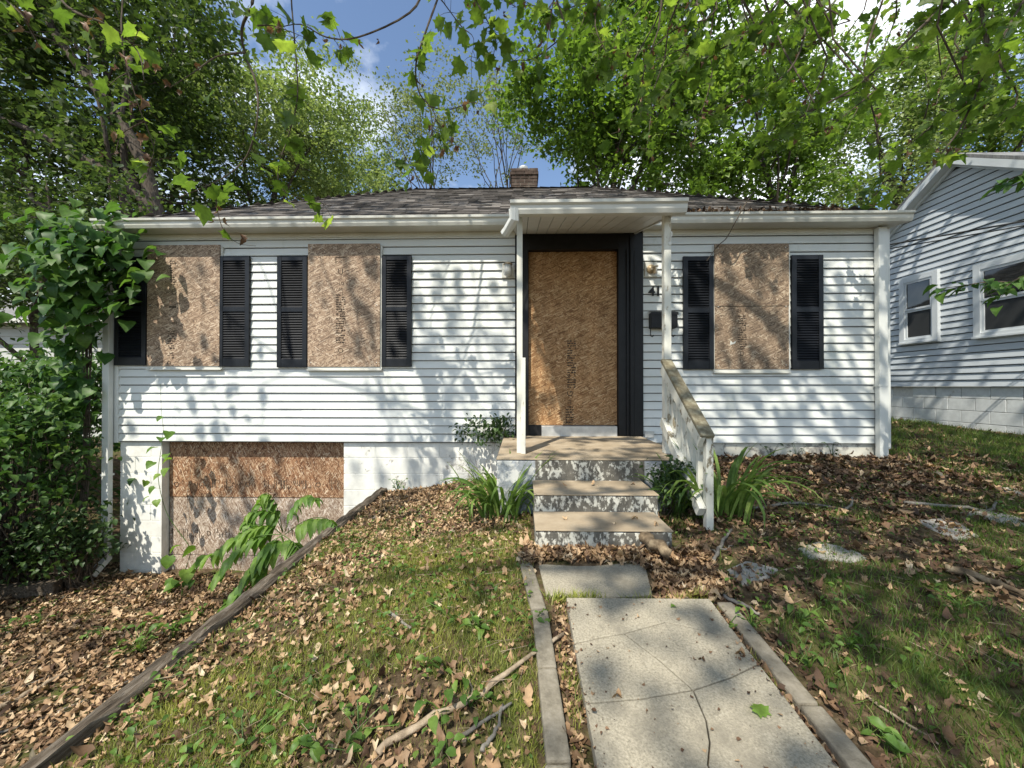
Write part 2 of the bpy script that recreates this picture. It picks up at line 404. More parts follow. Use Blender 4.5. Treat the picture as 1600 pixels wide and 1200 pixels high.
L_MAPLE = mat_leaf('maple_leaf', [(0.0, (0.065, 0.12, 0.018)), (0.5, (0.11, 0.185, 0.028)), (1.0, (0.165, 0.25, 0.042))], 0.4, boost=1.9)

# ------------------------------------------------------------------ object helpers
def link(o, parent=None):
    col.objects.link(o)
    if parent is not None:
        o.parent = parent
    return o

def tag(o, label, cat, group=None, kind=None):
    o['label'] = label; o['category'] = cat
    if group: o['group'] = group
    if kind: o['kind'] = kind
    return o

def thing(name, loc, label, cat, group=None):
    o = bpy.data.objects.new(name, None)
    o.empty_display_size = 0.1
    o.location = loc
    link(o)
    return tag(o, label, cat, group)

class MB:
    def __init__(self):
        self.v = []; self.f = []
    def add(self, verts, faces):
        o = len(self.v)
        self.v += [tuple(map(float, p)) for p in verts]
        self.f += [tuple(i + o for i in q) for q in faces]
        return self
    def box(self, x0, x1, y0, y1, z0, z1):
        vs = [(x0, y0, z0), (x1, y0, z0), (x1, y1, z0), (x0, y1, z0), (x0, y0, z1), (x1, y0, z1), (x1, y1, z1), (x0, y1, z1)]
        return self.add(vs, [(0, 3, 2, 1), (4, 5, 6, 7), (0, 1, 5, 4), (1, 2, 6, 5), (2, 3, 7, 6), (3, 0, 4, 7)])
    def obox(self, p0, p1, w, h, up=(0, 0, 1)):
        """a bar from p0 to p1, w wide (sideways) and h high"""
        p0 = Vector(p0); p1 = Vector(p1); d = (p1 - p0).normalized()
        s = d.cross(Vector(up)).normalized(); u = s.cross(d).normalized()
        vs = []
        for p in (p0, p1):
            for a, c in ((-1, -1), (1, -1), (1, 1), (-1, 1)):
                vs.append(p + s * (a * w / 2) + u * (c * h / 2))
        return self.add(vs, [(0, 3, 2, 1), (4, 5, 6, 7), (0, 1, 5, 4), (1, 2, 6, 5), (2, 3, 7, 6), (3, 0, 4, 7)])
    def tube(self, pts, radii, n=6, cap=True):
        pts = [Vector(p) for p in pts]
        if not hasattr(radii, '__len__'):
            radii = [radii] * len(pts)
        rings = []
        ref = Vector((0.13, 0.21, 0.97))
        o = len(self.v)
        for i, p in enumerate(pts):
            a = pts[max(i - 1, 0)]; c = pts[min(i + 1, len(pts) - 1)]
            d = (c - a)
            if d.length < 1e-9: d = Vector((0, 0, 1))
            d.normalize()
            s = d.cross(ref)
            if s.length < 1e-3: s = d.cross(Vector((1, 0, 0)))
            s.normalize(); t = d.cross(s)
            for k in range(n):
                an = 2 * math.pi * k / n
                self.v.append(tuple(p + (s * math.cos(an) + t * math.sin(an)) * radii[i]))
        for i in range(len(pts) - 1):
            for k in range(n):
                k2 = (k + 1) % n
                self.f.append((o + i * n + k, o + i * n + k2, o + (i + 1) * n + k2, o + (i + 1) * n + k))
        if cap:
            self.f.append(tuple(o + k for k in range(n))[::-1])
            self.f.append(tuple(o + (len(pts) - 1) * n + k for k in range(n)))
        return self
    def prism(self, poly, z0, z1):
        """upright prism from a counter-clockwise XY polygon; z values may be functions of x,y"""
        n = len(poly)
        f0 = z0 if callable(z0) else (lambda x, y: z0)
        f1 = z1 if callable(z1) else (lambda x, y: z1)
        vs = [(x, y, f0(x, y)) for x, y in poly] + [(x, y, f1(x, y)) for x, y in poly]
        fs = [tuple(range(n))[::-1], tuple(range(n, 2 * n))]
        fs += [(i, (i + 1) % n, n + (i + 1) % n, n + i) for i in range(n)]
        return self.add(vs, fs)
    def lathe(self, c, prof, n=12, axis='Z'):
        o = len(self.v)
        for r, h in prof:
            for k in range(n):
                a = 2 * math.pi * k / n
                if axis == 'Z': self.v.append((c[0] + r * math.cos(a), c[1] + r * math.sin(a), c[2] + h))
                else: self.v.append((c[0] + r * math.cos(a), c[1] - h, c[2] + r * math.sin(a)))
        for i in range(len(prof) - 1):
            for k in range(n):
                k2 = (k + 1) % n
                self.f.append((o + i * n + k, o + i * n + k2, o + (i + 1) * n + k2, o + (i + 1) * n + k))
        self.f.append(tuple(o + k for k in range(n))[::-1])
        self.f.append(tuple(o + (len(prof) - 1) * n + k for k in range(n)))
        return self
    def mesh(self, name):
        me = bpy.data.meshes.new(name)
        me.from_pydata(self.v, [], self.f)
        me.update()
        return me
    def build(self, name, mat, parent=None, bevel=0.0, smooth=False, kind=None, label=None):
        """world-space vertices; under a parent they are taken relative to the parent's base"""
        if parent is not None:
            q = world_loc(parent)
            self.v = [(x - q[0], y - q[1], z - q[2]) for x, y, z in self.v]
        me = self.mesh(name)
        me.materials.append(mat)
        if smooth:
            me.polygons.foreach_set('use_smooth', [True] * len(me.polygons))
        o = bpy.data.objects.new(name, me)
        link(o, parent)
        if bevel:
            md = o.modifiers.new('bevel', 'BEVEL'); md.width = bevel; md.segments = 2; md.limit_method = 'ANGLE'
        if kind: o['kind'] = kind
        if label: o['label'] = label
        return o

def world_loc(o):
    q = np.array(o.location, float)
    while o.parent is not None:
        o = o.parent; q = q + np.array(o.location, float)
    return q

def mesh_np(name, V, T, mats, midx=None, smooth=False):
    """mesh from numpy vertices and triangles"""
    me = bpy.data.meshes.new(name)
    V = np.ascontiguousarray(V, np.float32); T = np.ascontiguousarray(T, np.int32)
    me.vertices.add(len(V)); me.vertices.foreach_set('co', V.ravel())
    me.loops.add(T.size); me.loops.foreach_set('vertex_index', T.ravel())
    me.polygons.add(len(T))
    me.polygons.foreach_set('loop_start', np.arange(0, T.size, 3, dtype=np.int32))
    for m_ in mats: me.materials.append(m_)
    if midx is not None: me.polygons.foreach_set('material_index', np.ascontiguousarray(midx, np.int32))
    if smooth: me.polygons.foreach_set('use_smooth', np.ones(len(T), bool))
    me.update(calc_edges=True)
    me.validate()
    return me

# --- leaf templates: unit size, stem at origin, tip along +Y, face up +Z
def fan(outline, centre=(0, 0.45, 0), curl=0.0, fold=0.0, wob=0.0, seed=0):
    r = np.random.default_rng(seed)
    P = np.array([(x, y, 0) for x, y in outline] + [centre], float)
    P[:, 2] += -curl * (P[:, 1] - 0.4) ** 2 * 2 + fold * np.abs(P[:, 0]) + curl * 0.6 * P[:, 0] ** 2
    P[:, 2] += r.normal(0, 1, len(P)) * wob
    n = len(outline)
    T = np.array([(n, i, (i + 1) % n) for i in range(n)], int)
    return P, T

SYC_OUT = [(0.03, 0), (0.16, 0.06), (0.36, -0.04), (0.36, 0.16), (0.56, 0.34), (0.38, 0.42), (0.40, 0.62), (0.17, 0.64), (0.0, 1.0),
           (-0.17, 0.64), (-0.40, 0.62), (-0.38, 0.42), (-0.56, 0.34), (-0.36, 0.16), (-0.36, -0.04), (-0.16, 0.06), (-0.03, 0)]
HEART_OUT = [(0.0, 0.06), (0.2, -0.05), (0.42, 0.12), (0.46, 0.36), (0.30, 0.68), (0.0, 1.0), (-0.30, 0.68), (-0.46, 0.36), (-0.42, 0.12), (-0.2, -0.05)]
OVAL_OUT = [(0.0, 0.0), (0.22, 0.2), (0.28, 0.45), (0.16, 0.78), (0.0, 1.0), (-0.16, 0.78), (-0.28, 0.45), (-0.22, 0.2)]
LANCE_OUT = [(0.0, 0.0), (0.16, 0.1), (0.21, 0.35), (0.14, 0.68), (0.0, 1.0), (-0.14, 0.68), (-0.21, 0.35), (-0.16, 0.1)]
OAK_OUT = [(0.02, 0), (0.12, 0.18), (0.26, 0.2), (0.16, 0.36), (0.32, 0.46), (0.19, 0.6), (0.24, 0.78), (0.0, 1.0), (-0.24, 0.78), (-0.19, 0.6), (-0.32, 0.46), (-0.16, 0.36), (-0.26, 0.2), (-0.12, 0.18)]
SYC = [fan(SYC_OUT, (0, 0.35, 0), c, f, 0.03, s) for c, f, s in ((0.25, 0.12, 1), (0.5, -0.2, 2), (-0.2, 0.25, 3))]
HEART = [fan(HEART_OUT, (0, 0.4, 0), c, f, 0.015, s) for c, f, s in ((0.3, 0.18, 4), (0.45, 0.05, 5))]
OVAL = [fan(OVAL_OUT, (0, 0.45, 0), c, f, 0.01, s) for c, f, s in ((0.3, 0.3, 6), (0.5, 0.15, 7))]
LANCE = [fan(LANCE_OUT, (0, 0.4, 0), c, f, 0.008, s) for c, f, s in ((0.25, 0.25, 8), (0.45, 0.2, 9))]
LIT = ([fan(SYC_OUT, (0, 0.35, 0.02), c, f, 0.07, s) for c, f, s in ((0.9, 0.5, 21), (-0.8, 0.7, 22), (0.4, -0.6, 23), (1.3, -0.3, 24))]
       + [fan(OAK_OUT, (0, 0.45, 0.03), c, f, 0.05, s) for c, f, s in ((0.8, 0.7, 25), (-0.9, 0.5, 26))]
       + [fan(OVAL_OUT, (0, 0.45, 0.03), c, f, 0.05, s) for c, f, s in ((1.0, 0.6, 27), (-0.9, 0.9, 28))])
def squash(tp, kx, tear, seed):
    r = np.random.default_rng(seed); P = tp[0].copy(); P[:, 0] *= kx
    P[:, :2] *= (1 - tear * r.random(len(P)))[:, None]; P[:, 2] *= 0.8
    return P, tp[1]
LIT = [squash(LIT[0], 0.85, 0.3, 90), squash(LIT[3], 0.75, 0.35, 91)] + LIT[4:] + [squash(LIT[k % len(LIT)], kx, 0.45, 60 + k) for k, kx in enumerate((0.55, 0.7, 0.8, 0.5, 0.9, 0.65, 0.75, 0.6, 0.85, 0.7))]
FRAG = [fan([(math.cos(a) * q, 0.5 + math.sin(a) * q * 0.8) for a, q in zip(np.linspace(0, 5.2, 6), np.random.default_rng(50 + k).uniform(0.25, 0.6, 6))], (0, 0.5, 0.05), (-1) ** k * 0.9, 0.5, 0.06, 40 + k) for k in range(5)]
QUADL = [(np.array([(0, 0, 0), (0.32, 0.45, 0.08), (0, 1, -0.08), (-0.32, 0.45, 0.08)], float), np.array([(0, 1, 2), (0, 2, 3)]))]

def rots(yaw, tilt, roll):
    """Rz(yaw) * Rx(tilt) * Ry(roll), arrays in radians"""
    cy, sy = np.cos(yaw), np.sin(yaw); ct, st = np.cos(tilt), np.sin(tilt); cr, sr = np.cos(roll), np.sin(roll)
    z = np.zeros_like(cy); o = np.ones_like(cy)
    Rz = np.stack([np.stack([cy, -sy, z], -1), np.stack([sy, cy, z], -1), np.stack([z, z, o], -1)], -2)
    Rx = np.stack([np.stack([o, z, z], -1), np.stack([z, ct, -st], -1), np.stack([z, st, ct], -1)], -2)
    Ry = np.stack([np.stack([cr, z, sr], -1), np.stack([z, o, z], -1), np.stack([-sr, z, cr], -1)], -2)
    return Rz @ Rx @ Ry

def batch(templates, pos, R, scale, var=None):
    pos = np.asarray(pos, float); scale = np.asarray(scale, float)
    if var is None: var = rng.integers(0, len(templates), len(pos))
    Vs, Ts, off = [], [], 0
    for k, (P, T) in enumerate(templates):
        idx = np.where(var == k)[0]
        if len(idx) == 0: continue
        V = np.einsum('nij,pj->npi', R[idx], P) * scale[idx, None, None] + pos[idx, None, :]
        n = len(P)
        TT = T[None] + (np.arange(len(idx)) * n)[:, None, None] + off
        Vs.append(V.reshape(-1, 3)); Ts.append(TT.reshape(-1, 3)); off += len(idx) * n
    return np.concatenate(Vs), np.concatenate(Ts)

TEMPL_MESH = {}
def leaf_objects(name, templates, pos, R, scale, mat, parent=None, label=None, cat=None, group=None, kindlabel=None):
    """single leaves as objects that share mesh data"""
    base = world_loc(parent) if parent is not None else np.zeros(3)
    out = []
    for i in range(len(pos)):
        k = i % len(templates)
        key = (name, mat.name, id(templates), k)
        if key not in TEMPL_MESH:
            P, T = templates[k]
            TEMPL_MESH[key] = mesh_np(name, P, T, [mat])
        o = bpy.data.objects.new(name, TEMPL_MESH[key])
        M = Matrix([[R[i][a][b_] * scale[i] for b_ in range(3)] + [pos[i][a] - base[a]] for a in range(3)] + [[0, 0, 0, 1]])
        o.matrix_basis = M
        link(o, parent)
        if label: tag(o, label, cat, group)
        out.append(o)
    return out

def foliage(parent, name, stuff_name, templates, pos, R, scale, mat, n_single, in_view=True):
    """the n_single leaves that show largest become leaf objects, the rest one joined part"""
    pos = np.asarray(pos); scale = np.asarray(scale)
    Mi = np.linalg.inv(RC)
    c = pos @ Mi.T
    zc = -c[:, 2]
    u = 800 + F * c[:, 0] / np.maximum(zc, 1e-3); v = 600 - F * c[:, 1] / np.maximum(zc, 1e-3)
    vis = (zc > 0.2) & (u > -10) & (u < 1610) & (v > -10) & (v < 1210)
    score = np.where(vis, scale / np.maximum(zc, 0.2), -1)
    order = np.argsort(-score)
    one = order[:n_single]; one = one[score[one] > 0]
    mask = np.ones(len(pos), bool); mask[one] = False
    leaf_objects(name, templates, pos[one], R[one], scale[one], mat, parent)
    if mask.sum():
        V, T = batch(templates, pos[mask], R[mask], scale[mask])
        V = V - world_loc(parent)
        o = bpy.data.objects.new(stuff_name, mesh_np(stuff_name, V, T, [mat]))
        link(o, parent); o['kind'] = 'stuff'

def wobble(p0, p1, n, amp, sag=0.0):
    p0 = np.array(p0, float); p1 = np.array(p1, float)
    L = np.linalg.norm(p1 - p0)
    ph = rng.uniform(0, 6.28, 3); fr = rng.uniform(2.5, 5.0, 3)
    out = []
    for i in range(n + 1):
        t = i / n
        p = p0 * (1 - t) + p1 * t
        w = np.sin(fr * t * 2 + ph) - (np.sin(ph) * (1 - t) + np.sin(fr * 2 + ph) * t)
        p = p + w * amp * L
        p[2] -= sag * L * 4 * t * (1 - t)
        out.append(p)
    return out

# ------------------------------------------------------------------ ground sheet
def axis_lines(lo, hi, dlo, dhi, fine, coarse_mult=1.35):
    xs = list(np.arange(dlo, dhi + 1e-6, fine))
    s = fine; x = dlo
    while x > lo:
        s *= coarse_mult; x -= s; xs.append(max(x, lo))
    s = fine; x = dhi
    while x < hi:
        s *= coarse_mult; x += s; xs.append(min(x, hi))
    return np.unique(np.round(xs, 4))
gx = axis_lines(-220, 220, -6.5, 8, 0.09)
gx = np.unique(np.concatenate([gx[np.abs(gx - WALL_X) > 0.05], [WALL_X - 0.004, WALL_X + 0.004]]))
gy = axis_lines(-120, 400, 0.2, 8.5, 0.09)
GX, GY = np.meshgrid(gx, gy)
GZ = gh(GX, GY)
nx, ny = len(gx), len(gy)
idx = np.arange(nx * ny).reshape(ny, nx)
a_, b_, c_, d_ = idx[:-1, :-1].ravel(), idx[:-1, 1:].ravel(), idx[1:, 1:].ravel(), idx[1:, :-1].ravel()
T = np.concatenate([np.stack([a_, b_, c_], 1), np.stack([a_, c_, d_], 1)])
ground = bpy.data.objects.new('ground', mesh_np('ground', np.stack([GX.ravel(), GY.ravel(), GZ.ravel()], 1), T, [SOIL], smooth=False))
link(ground); ground['kind'] = 'structure'; ground['label'] = 'bare brown soil of the sloping front yard and sunken driveway'

# ------------------------------------------------------------------ walkway
walk = bpy.data.objects.new('walkway', None); link(walk)
walk['kind'] = 'structure'; walk['label'] = 'cracked concrete front walk leading to the steps'
def slab_xy(px, py):
    # slab plane rises gently towards the house
    d = ray(px, py)
    # z = -1.125 + (y-1.1)*0.078
    t = (-1.125 - 1.1 * 0.078) / (d[2] - 0.078 * d[1])
    p = d * t
    return (p[0], p[1])
def slab_z(x, y): return -1.125 + (y - 1.1) * 0.078 + 0.012
def slab_piece(poly, mat, name='slab_piece', th=0.09, inset=0.004, dz=0.0):
    poly = np.array(poly)
    area = 0.5 * np.sum(poly[:, 0] * np.roll(poly[:, 1], -1) - np.roll(poly[:, 0], -1) * poly[:, 1])
    if area < 0: poly = poly[::-1]
    n = len(poly); q = []
    for i in range(n):
        a, b2, c = poly[i - 1], poly[i], poly[(i + 1) % n]
        d1 = (b2 - a) / np.linalg.norm(b2 - a); d2 = (c - b2) / np.linalg.norm(c - b2)
        n1 = np.array([-d1[1], d1[0]]); n2 = np.array([-d2[1], d2[0]])
        bis = n1 + n2; bis = bis / max(np.dot(bis, bis), 0.5) * 2 / 2
        q.append(b2 + bis * inset * 1.0)
    top = lambda x, y: slab_z(x, y) + dz
    bot = lambda x, y: slab_z(x, y) + dz - th
    return MB().prism(q, bot, top).build(name, mat, walk, bevel=0.004)
SX = lambda y: (0.222, 0.93)
C1 = [slab_xy(*p) for p in ((884, 1010), (940, 1000), (975, 994), (1040, 976), (1100, 989), (1162, 1006))]
C1[0] = (0.222, C1[0][1]); C1[-1] = (0.93, C1[-1][1])
C2 = [slab_xy(*p) for p in ((905, 1104), (1000, 1097), (1083, 1083), (1140, 1064), (1200, 1042))]
C2[0] = (0.222, C2[0][1]); C2[-1] = (0.93, C2[-1][1])
CB = [slab_xy(975, 994), slab_xy(1030, 1036), slab_xy(1083, 1083)]
CC = [slab_xy(1083, 1083), slab_xy(1103, 1130), slab_xy(1109, 1165), slab_xy(1106, 1200)]
CC.append((CC[-1][0] - 0.02, 0.55))
slab_piece([(0.225, 1.925), (0.935, 1.93)] + C1[::-1], CONC)
slab_piece(C1[:3] + CB[1:2] + [C2[2], C2[1], C2[0]], CONC)
slab_piece(C1[2:] + C2[:1:-1] + [CB[1]], CONC)
slab_piece(C2[:2] + CC + [(0.222, 0.55)], CONC)
slab_piece([CC[0]] + C2[3:] + [(0.93, 0.55)] + CC[:0:-1], CONC)
slab_piece([(0.222, 0.54), (0.93, 0.54), (0.93, -0.5), (0.222, -0.5)], CONC)
slab_piece([(0.222, -0.51), (0.93, -0.51), (0.93, -1.7), (0.222, -1.7)], CONC)
slab_piece([(0.10, 2.30), (0.13, 1.99), (0.40, 1.965), (0.68, 2.0), (0.74, 2.31), (0.42, 2.33)], CONC, dz=-0.03)
def edging(pts, w, seglen):
    for (ax, ay), (bx, by) in zip(pts[:-1], pts[1:]):
        L = math.hypot(bx - ax, by - ay); n = max(1, round(L / seglen))
        for i in range(n):
            t0, t1 = i / n + 0.006, (i + 1) / n - 0.006
            j = random.uniform(-0.008, 0.008)
            dx, dy = (bx - ax) / L, (by - ay) / L
            p0 = (ax + (bx - ax) * t0, ay + (by - ay) * t0); p1 = (ax + (bx - ax) * t1, ay + (by - ay) * t1)
            nx_, ny_ = -dy, dx
            poly = [(p0[0] + nx_ * (-w / 2 + j), p0[1] + ny_ * (-w / 2 + j)), (p1[0] + nx_ * (-w / 2 + j), p1[1] + ny_ * (-w / 2 + j)),
                    (p1[0] + nx_ * (w / 2 + j), p1[1] + ny_ * (w / 2 + j)), (p0[0] + nx_ * (w / 2 + j), p0[1] + ny_ * (w / 2 + j))]
            dz = random.uniform(-0.03, -0.006)
            MB().prism(poly, lambda x, y: slab_z(x, y) - 0.12, lambda x, y: slab_z(x, y) + dz + 0.012).build('edging_block', EDGEC, walk, bevel=0.008)
edging([(0.02, 2.36), (0.09, 1.86), (0.125, 0.8), (0.13, -1.6)], 0.075, 0.40)
edging([(1.0, 1.94), (1.0, 0.8), (1.0, -1.6)], 0.075, 0.55)

# ------------------------------------------------------------------ retaining wall of timbers beside the driveway
rw = thing('retaining_wall', (WALL_X, 2.0, -2.3), 'weathered grey timber retaining wall edging the grassy mound above the driveway', 'retaining wall')
for c in range(7):
    z1 = -1.230 - c * 0.155
    ys = [4.66, 2.5, 0.4, -1.8, -4.0] if c % 2 == 0 else [4.66, 3.6, 1.5, -0.7, -2.9, -4.0]
    for y1, y0 in zip(ys[:-1], ys[1:]):
        mb = MB()
        n = 26
        cx = -1.672 + random.uniform(-0.005, 0.005)
        rows = []
        vs = []; fs = []
        for i in range(n + 1):
            y = y0 + 0.004 + (y1 - y0 - 0.008) * i / n
            jj = [random.uniform(-0.006, 0.006) for _ in range(8)]
            sec = [(-0.052 + jj[0], -0.15), (0.052 + jj[1], -0.15), (0.054 + jj[2], -0.022 + jj[1]), (0.038, jj[3] * 1.6), (0.02, -0.010 + jj[4] * 2.5), (-0.016, jj[5] * 2 - 0.004), (-0.036, jj[6] * 1.6), (-0.054, -0.026 + jj[7])]
            bow = 0.075 * min(1.0, max(0.0, (4.66 - y) / 3.4)) ** 1.3
            vs += [(cx + bow + sx * 0.85, y, z1 + sz) for sx, sz in sec]
        for i in range(n):
            for k in range(8):
                fs.append((i * 8 + k, i * 8 + (k + 1) % 8, (i + 1) * 8 + (k + 1) % 8, (i + 1) * 8 + k))
        fs.append(tuple(range(8))); fs.append(tuple(range(n * 8, n * 8 + 8))[::-1])
        mb.add(vs, [f[::-1] for f in fs]).build('timber', TIMBER, rw)

# ================================================================== THE HOUSE
YF = 4.70
XL, XR = -5.06, 4.36
ZB = float(pt(600, 690, YF)[2]); ZT = float(pt(600, 361, YF)[2])
NB = 26
LAP = (ZT - ZB) / NB
DX0 = float(pt(805, 500, YF)[0]); DX1 = float(pt(1004, 500, YF)[0])     # black door surround
DZ0 = float(pt(900, 680, YF)[2])
EY, EZ = 4.54, 1.985        # front eave
ERX, ELX = 4.44, -5.09
RY, RZ = 7.6, 3.93         # ridge
BACK = 10.5
house = thing('bungalow_house', (-0.3, 7.5, -2.33), 'white sided bungalow with boarded windows, boarded door and black shutters', 'house')

# walls behind the boards
def child_origin(name, parent):
    return parent
fw = MB().box(XL, DX0, YF + 0.004, YF + 0.2, ZB, ZT + 0.02).box(DX1, XR, YF + 0.004, YF + 0.2, ZB, ZT + 0.02).build('front_wall', SHADOWGAP, house)
MB().box(XL + 0.01, XR - 0.01, YF + 0.21, BACK, ZB, ZT).box(XL + 0.012, XR - 0.012, YF + 0.55, BACK - 0.01, -2.5, ZB - 0.002).build('wall_core', WHITE, house)

def lap_board(x0, x1, zb, h, y, mat, parent, name='siding_board'):
    prof = [(0.0, h - 0.009), (0.003, h - 0.009), (0.021, 0.006), (0.019, 0.0), (0.0, 0.0)]
    j0, j1 = random.uniform(-0.0018, 0.0018), random.uniform(-0.0018, 0.0018); k0, k1 = random.uniform(0, 0.004), random.uniform(0, 0.004)
    vs = [(x0, y - o - (k0 if o > 0 else 0), zb + z + j0) for o, z in prof] + [(x1, y - o - (k1 if o > 0 else 0), zb + z + j1) for o, z in prof]
    n = len(prof)
    fs = [(i, (i + 1) % n, n + (i + 1) % n, n + i) for i in range(n)] + [tuple(range(n))[::-1], tuple(range(n, 2 * n))]
    return MB().add(vs, fs).build(name, mat, parent)
for k in range(NB):
    zb = ZB + k * LAP
    cut = XL + 0.08 + (0.9 + ((k // 2) * 1.37) % 3.2)
    lap_board(XL + 0.03, cut - 0.0012, zb, LAP, YF, WHITE, fw)
    lap_board(cut, DX0 - 0.002, zb, LAP, YF - 0.0012, WHITE, fw)
    if (k // 2) % 3 == 1:
        cut = DX1 + 0.8 + ((k // 2) * 0.61) % 1.6
        lap_board(DX1 + 0.002, cut - 0.0012, zb, LAP, YF, WHITE, fw)
        lap_board(cut, XR - 0.03, zb, LAP, YF - 0.0012, WHITE, fw)
    else:
        lap_board(DX1 + 0.002, XR - 0.03, zb, LAP, YF, WHITE, fw)
# starter strip, corner posts
MB().box(XL, DX0, YF - 0.006, YF + 0.003, ZB - 0.012, ZB - 0.001).build('starter_strip', SHADOWGAP, house)
MB().box(XL - 0.03, XL + 0.045, YF - 0.028, YF + 0.06, ZB - 0.02, ZT).build('corner_post', WHITE, house, bevel=0.004)
MB().box(XR - 0.045, XR + 0.045, YF - 0.028, YF + 0.08, ZB - 0.06, ZT).build('corner_post', WHITE, house, bevel=0.004)

# foundation
GX0 = float(pt(249, 780, YF)[0]); GX1 = float(pt(535, 780, YF)[0])
fd = MB().box(XL + 0.03, GX0 - 0.02, YF + 0.029, YF + 0.54, -2.6, ZB - 0.004).box(GX1 + 0.02, -0.3, YF + 0.029, YF + 0.54, -2.6, ZB - 0.004).box(-4.52, -2.24, YF + 0.36, YF + 0.54, -2.6, ZB - 0.004).box(-0.302, 1.55, YF + 0.12, YF + 0.54, -2.6, ZB - 0.004).build('foundation', BLOCKP, house)
GX0 = float(pt(249, 780, YF)[0]); GX1 = float(pt(535, 780, YF)[0])
def blocks(x0, x1, z1, z0, y0, y1, mat, parent, bw=0.40, bh=0.2, j=0.006):
    r = 0; z = z1
    while z > z0:
        zb = max(z - bh, z0 - 0.2)
        x = x0 - (bw / 2 if r % 2 else 0)
        while x < x1:
            a, c = max(x, x0), min(x + bw, x1)
            if c - a > 0.03:
                e = random.uniform(-0.002, 0.002)
                MB().box(a + j / 2, c - j / 2, y0 + e, y1, zb + j / 2, z - j / 2).build('concrete_block', mat, parent, bevel=0.004)
            x += bw
        z -= bh; r += 1
blocks(XL + 0.02, GX0, ZB - 0.003, -2.45, YF + 0.025, YF + 0.30, BLOCKP, fd)
blocks(GX1, -0.25, ZB - 0.003, -1.6, YF + 0.025, YF + 0.30, BLOCKP, fd)
MB().box(GX1 + 0.003, -1.3, YF + 0.03, YF + 0.3, -2.6, -1.685).build('footing', BLOCKP, house)
MB().box(1.5, XR - 0.03, YF + 0.012, YF + 0.53, -1.5, ZB - 0.004).build('parged_foundation', PARGE, house)

# garage opening boarded with sheets
gb = MB().box(GX0 - 0.005, GX1 + 0.005, YF + 0.155, YF + 0.35, -2.55, ZB - 0.003).build('garage_opening', SHADOWGAP, house)
gz = [ZB - 0.006, float(pt(400, 777, YF + 0.130)[2]), float(pt(400, 868, YF + 0.130)[2]), -2.5]
gboards = []
for i in range(3):
    y0 = YF + 0.125 + 0.006 * (i % 2)
    gboards.append(MB().box(GX0 + 0.012, GX1 - 0.006, y0, YF + 0.153, gz[i + 1] + (0.004 if i < 2 else 0), gz[i] - (0.006 if i else 0)).build('strand_board', OSB_G if i == 0 else OSB_GB, house,
                   label=['orange strand board closing the top of the garage opening', 'bleached strand board across the middle of the garage opening', 'bleached strand board at the foot of the garage opening'][i]))
MB().box(GX0 - 0.002, GX0 + 0.0105, YF + 0.02, YF + 0.12, -2.45, ZB - 0.006).build('garage_jamb', BLOCKP, house)

# windows: frame, sill, boards
def stamp(parent, chars, bars, y, horizontal=False, mat=INK):
    """printed grade stamp: letters (text, x, z, size, rotation) and bar marks, thin ink on the board face"""
    mb = MB()
    for s, x, z, size, rot in chars:
        cu = bpy.data.curves.new('t', 'FONT'); cu.body = s; cu.size = size; cu.align_x = 'CENTER'; cu.align_y = 'CENTER'; cu.resolution_u = 3
        ob = bpy.data.objects.new('t', cu)
        me = bpy.data.meshes.new_from_object(ob)
        c, sn = math.cos(rot), math.sin(rot)
        vs = [(x + v.co.x * c - v.co.y * sn, y, z + v.co.x * sn + v.co.y * c) for v in me.vertices]
        mb.add(vs, [tuple(p.vertices) for p in me.polygons])
        bpy.data.objects.remove(ob); bpy.data.curves.remove(cu); bpy.data.meshes.remove(me)
    for x0, x1, z0, z1 in bars:
        mb.add([(x0, y, z0), (x1, y, z0), (x1, y, z1), (x0, y, z1)], [(0, 1, 2, 3)])
    return mb.build('stamp', mat, parent, kind='stuff')

def ladder(xc, w, z0, z1, n, seed):
    """rows of small print that read only as broken bars"""
    r = random.Random(seed); out = []
    dz = (z1 - z0) / n
    for i in range(n):
        z = z0 + i * dz
        x = xc - w / 2
        while x < xc + w / 2 - 0.006:
            l = r.uniform(0.008, 0.035)
            if r.random() < 0.72:
                out.append((x, min(x + l, xc + w / 2), z, z + dz * r.uniform(0.35, 0.62)))
            x += l + r.uniform(0.002, 0.008)
        if r.random() < 0.5:
            xx = r.uniform(xc - w / 2, xc + w / 2 - 0.01)
            out.append((xx, xx + 0.005, z, z + dz * 1.4))
    return out

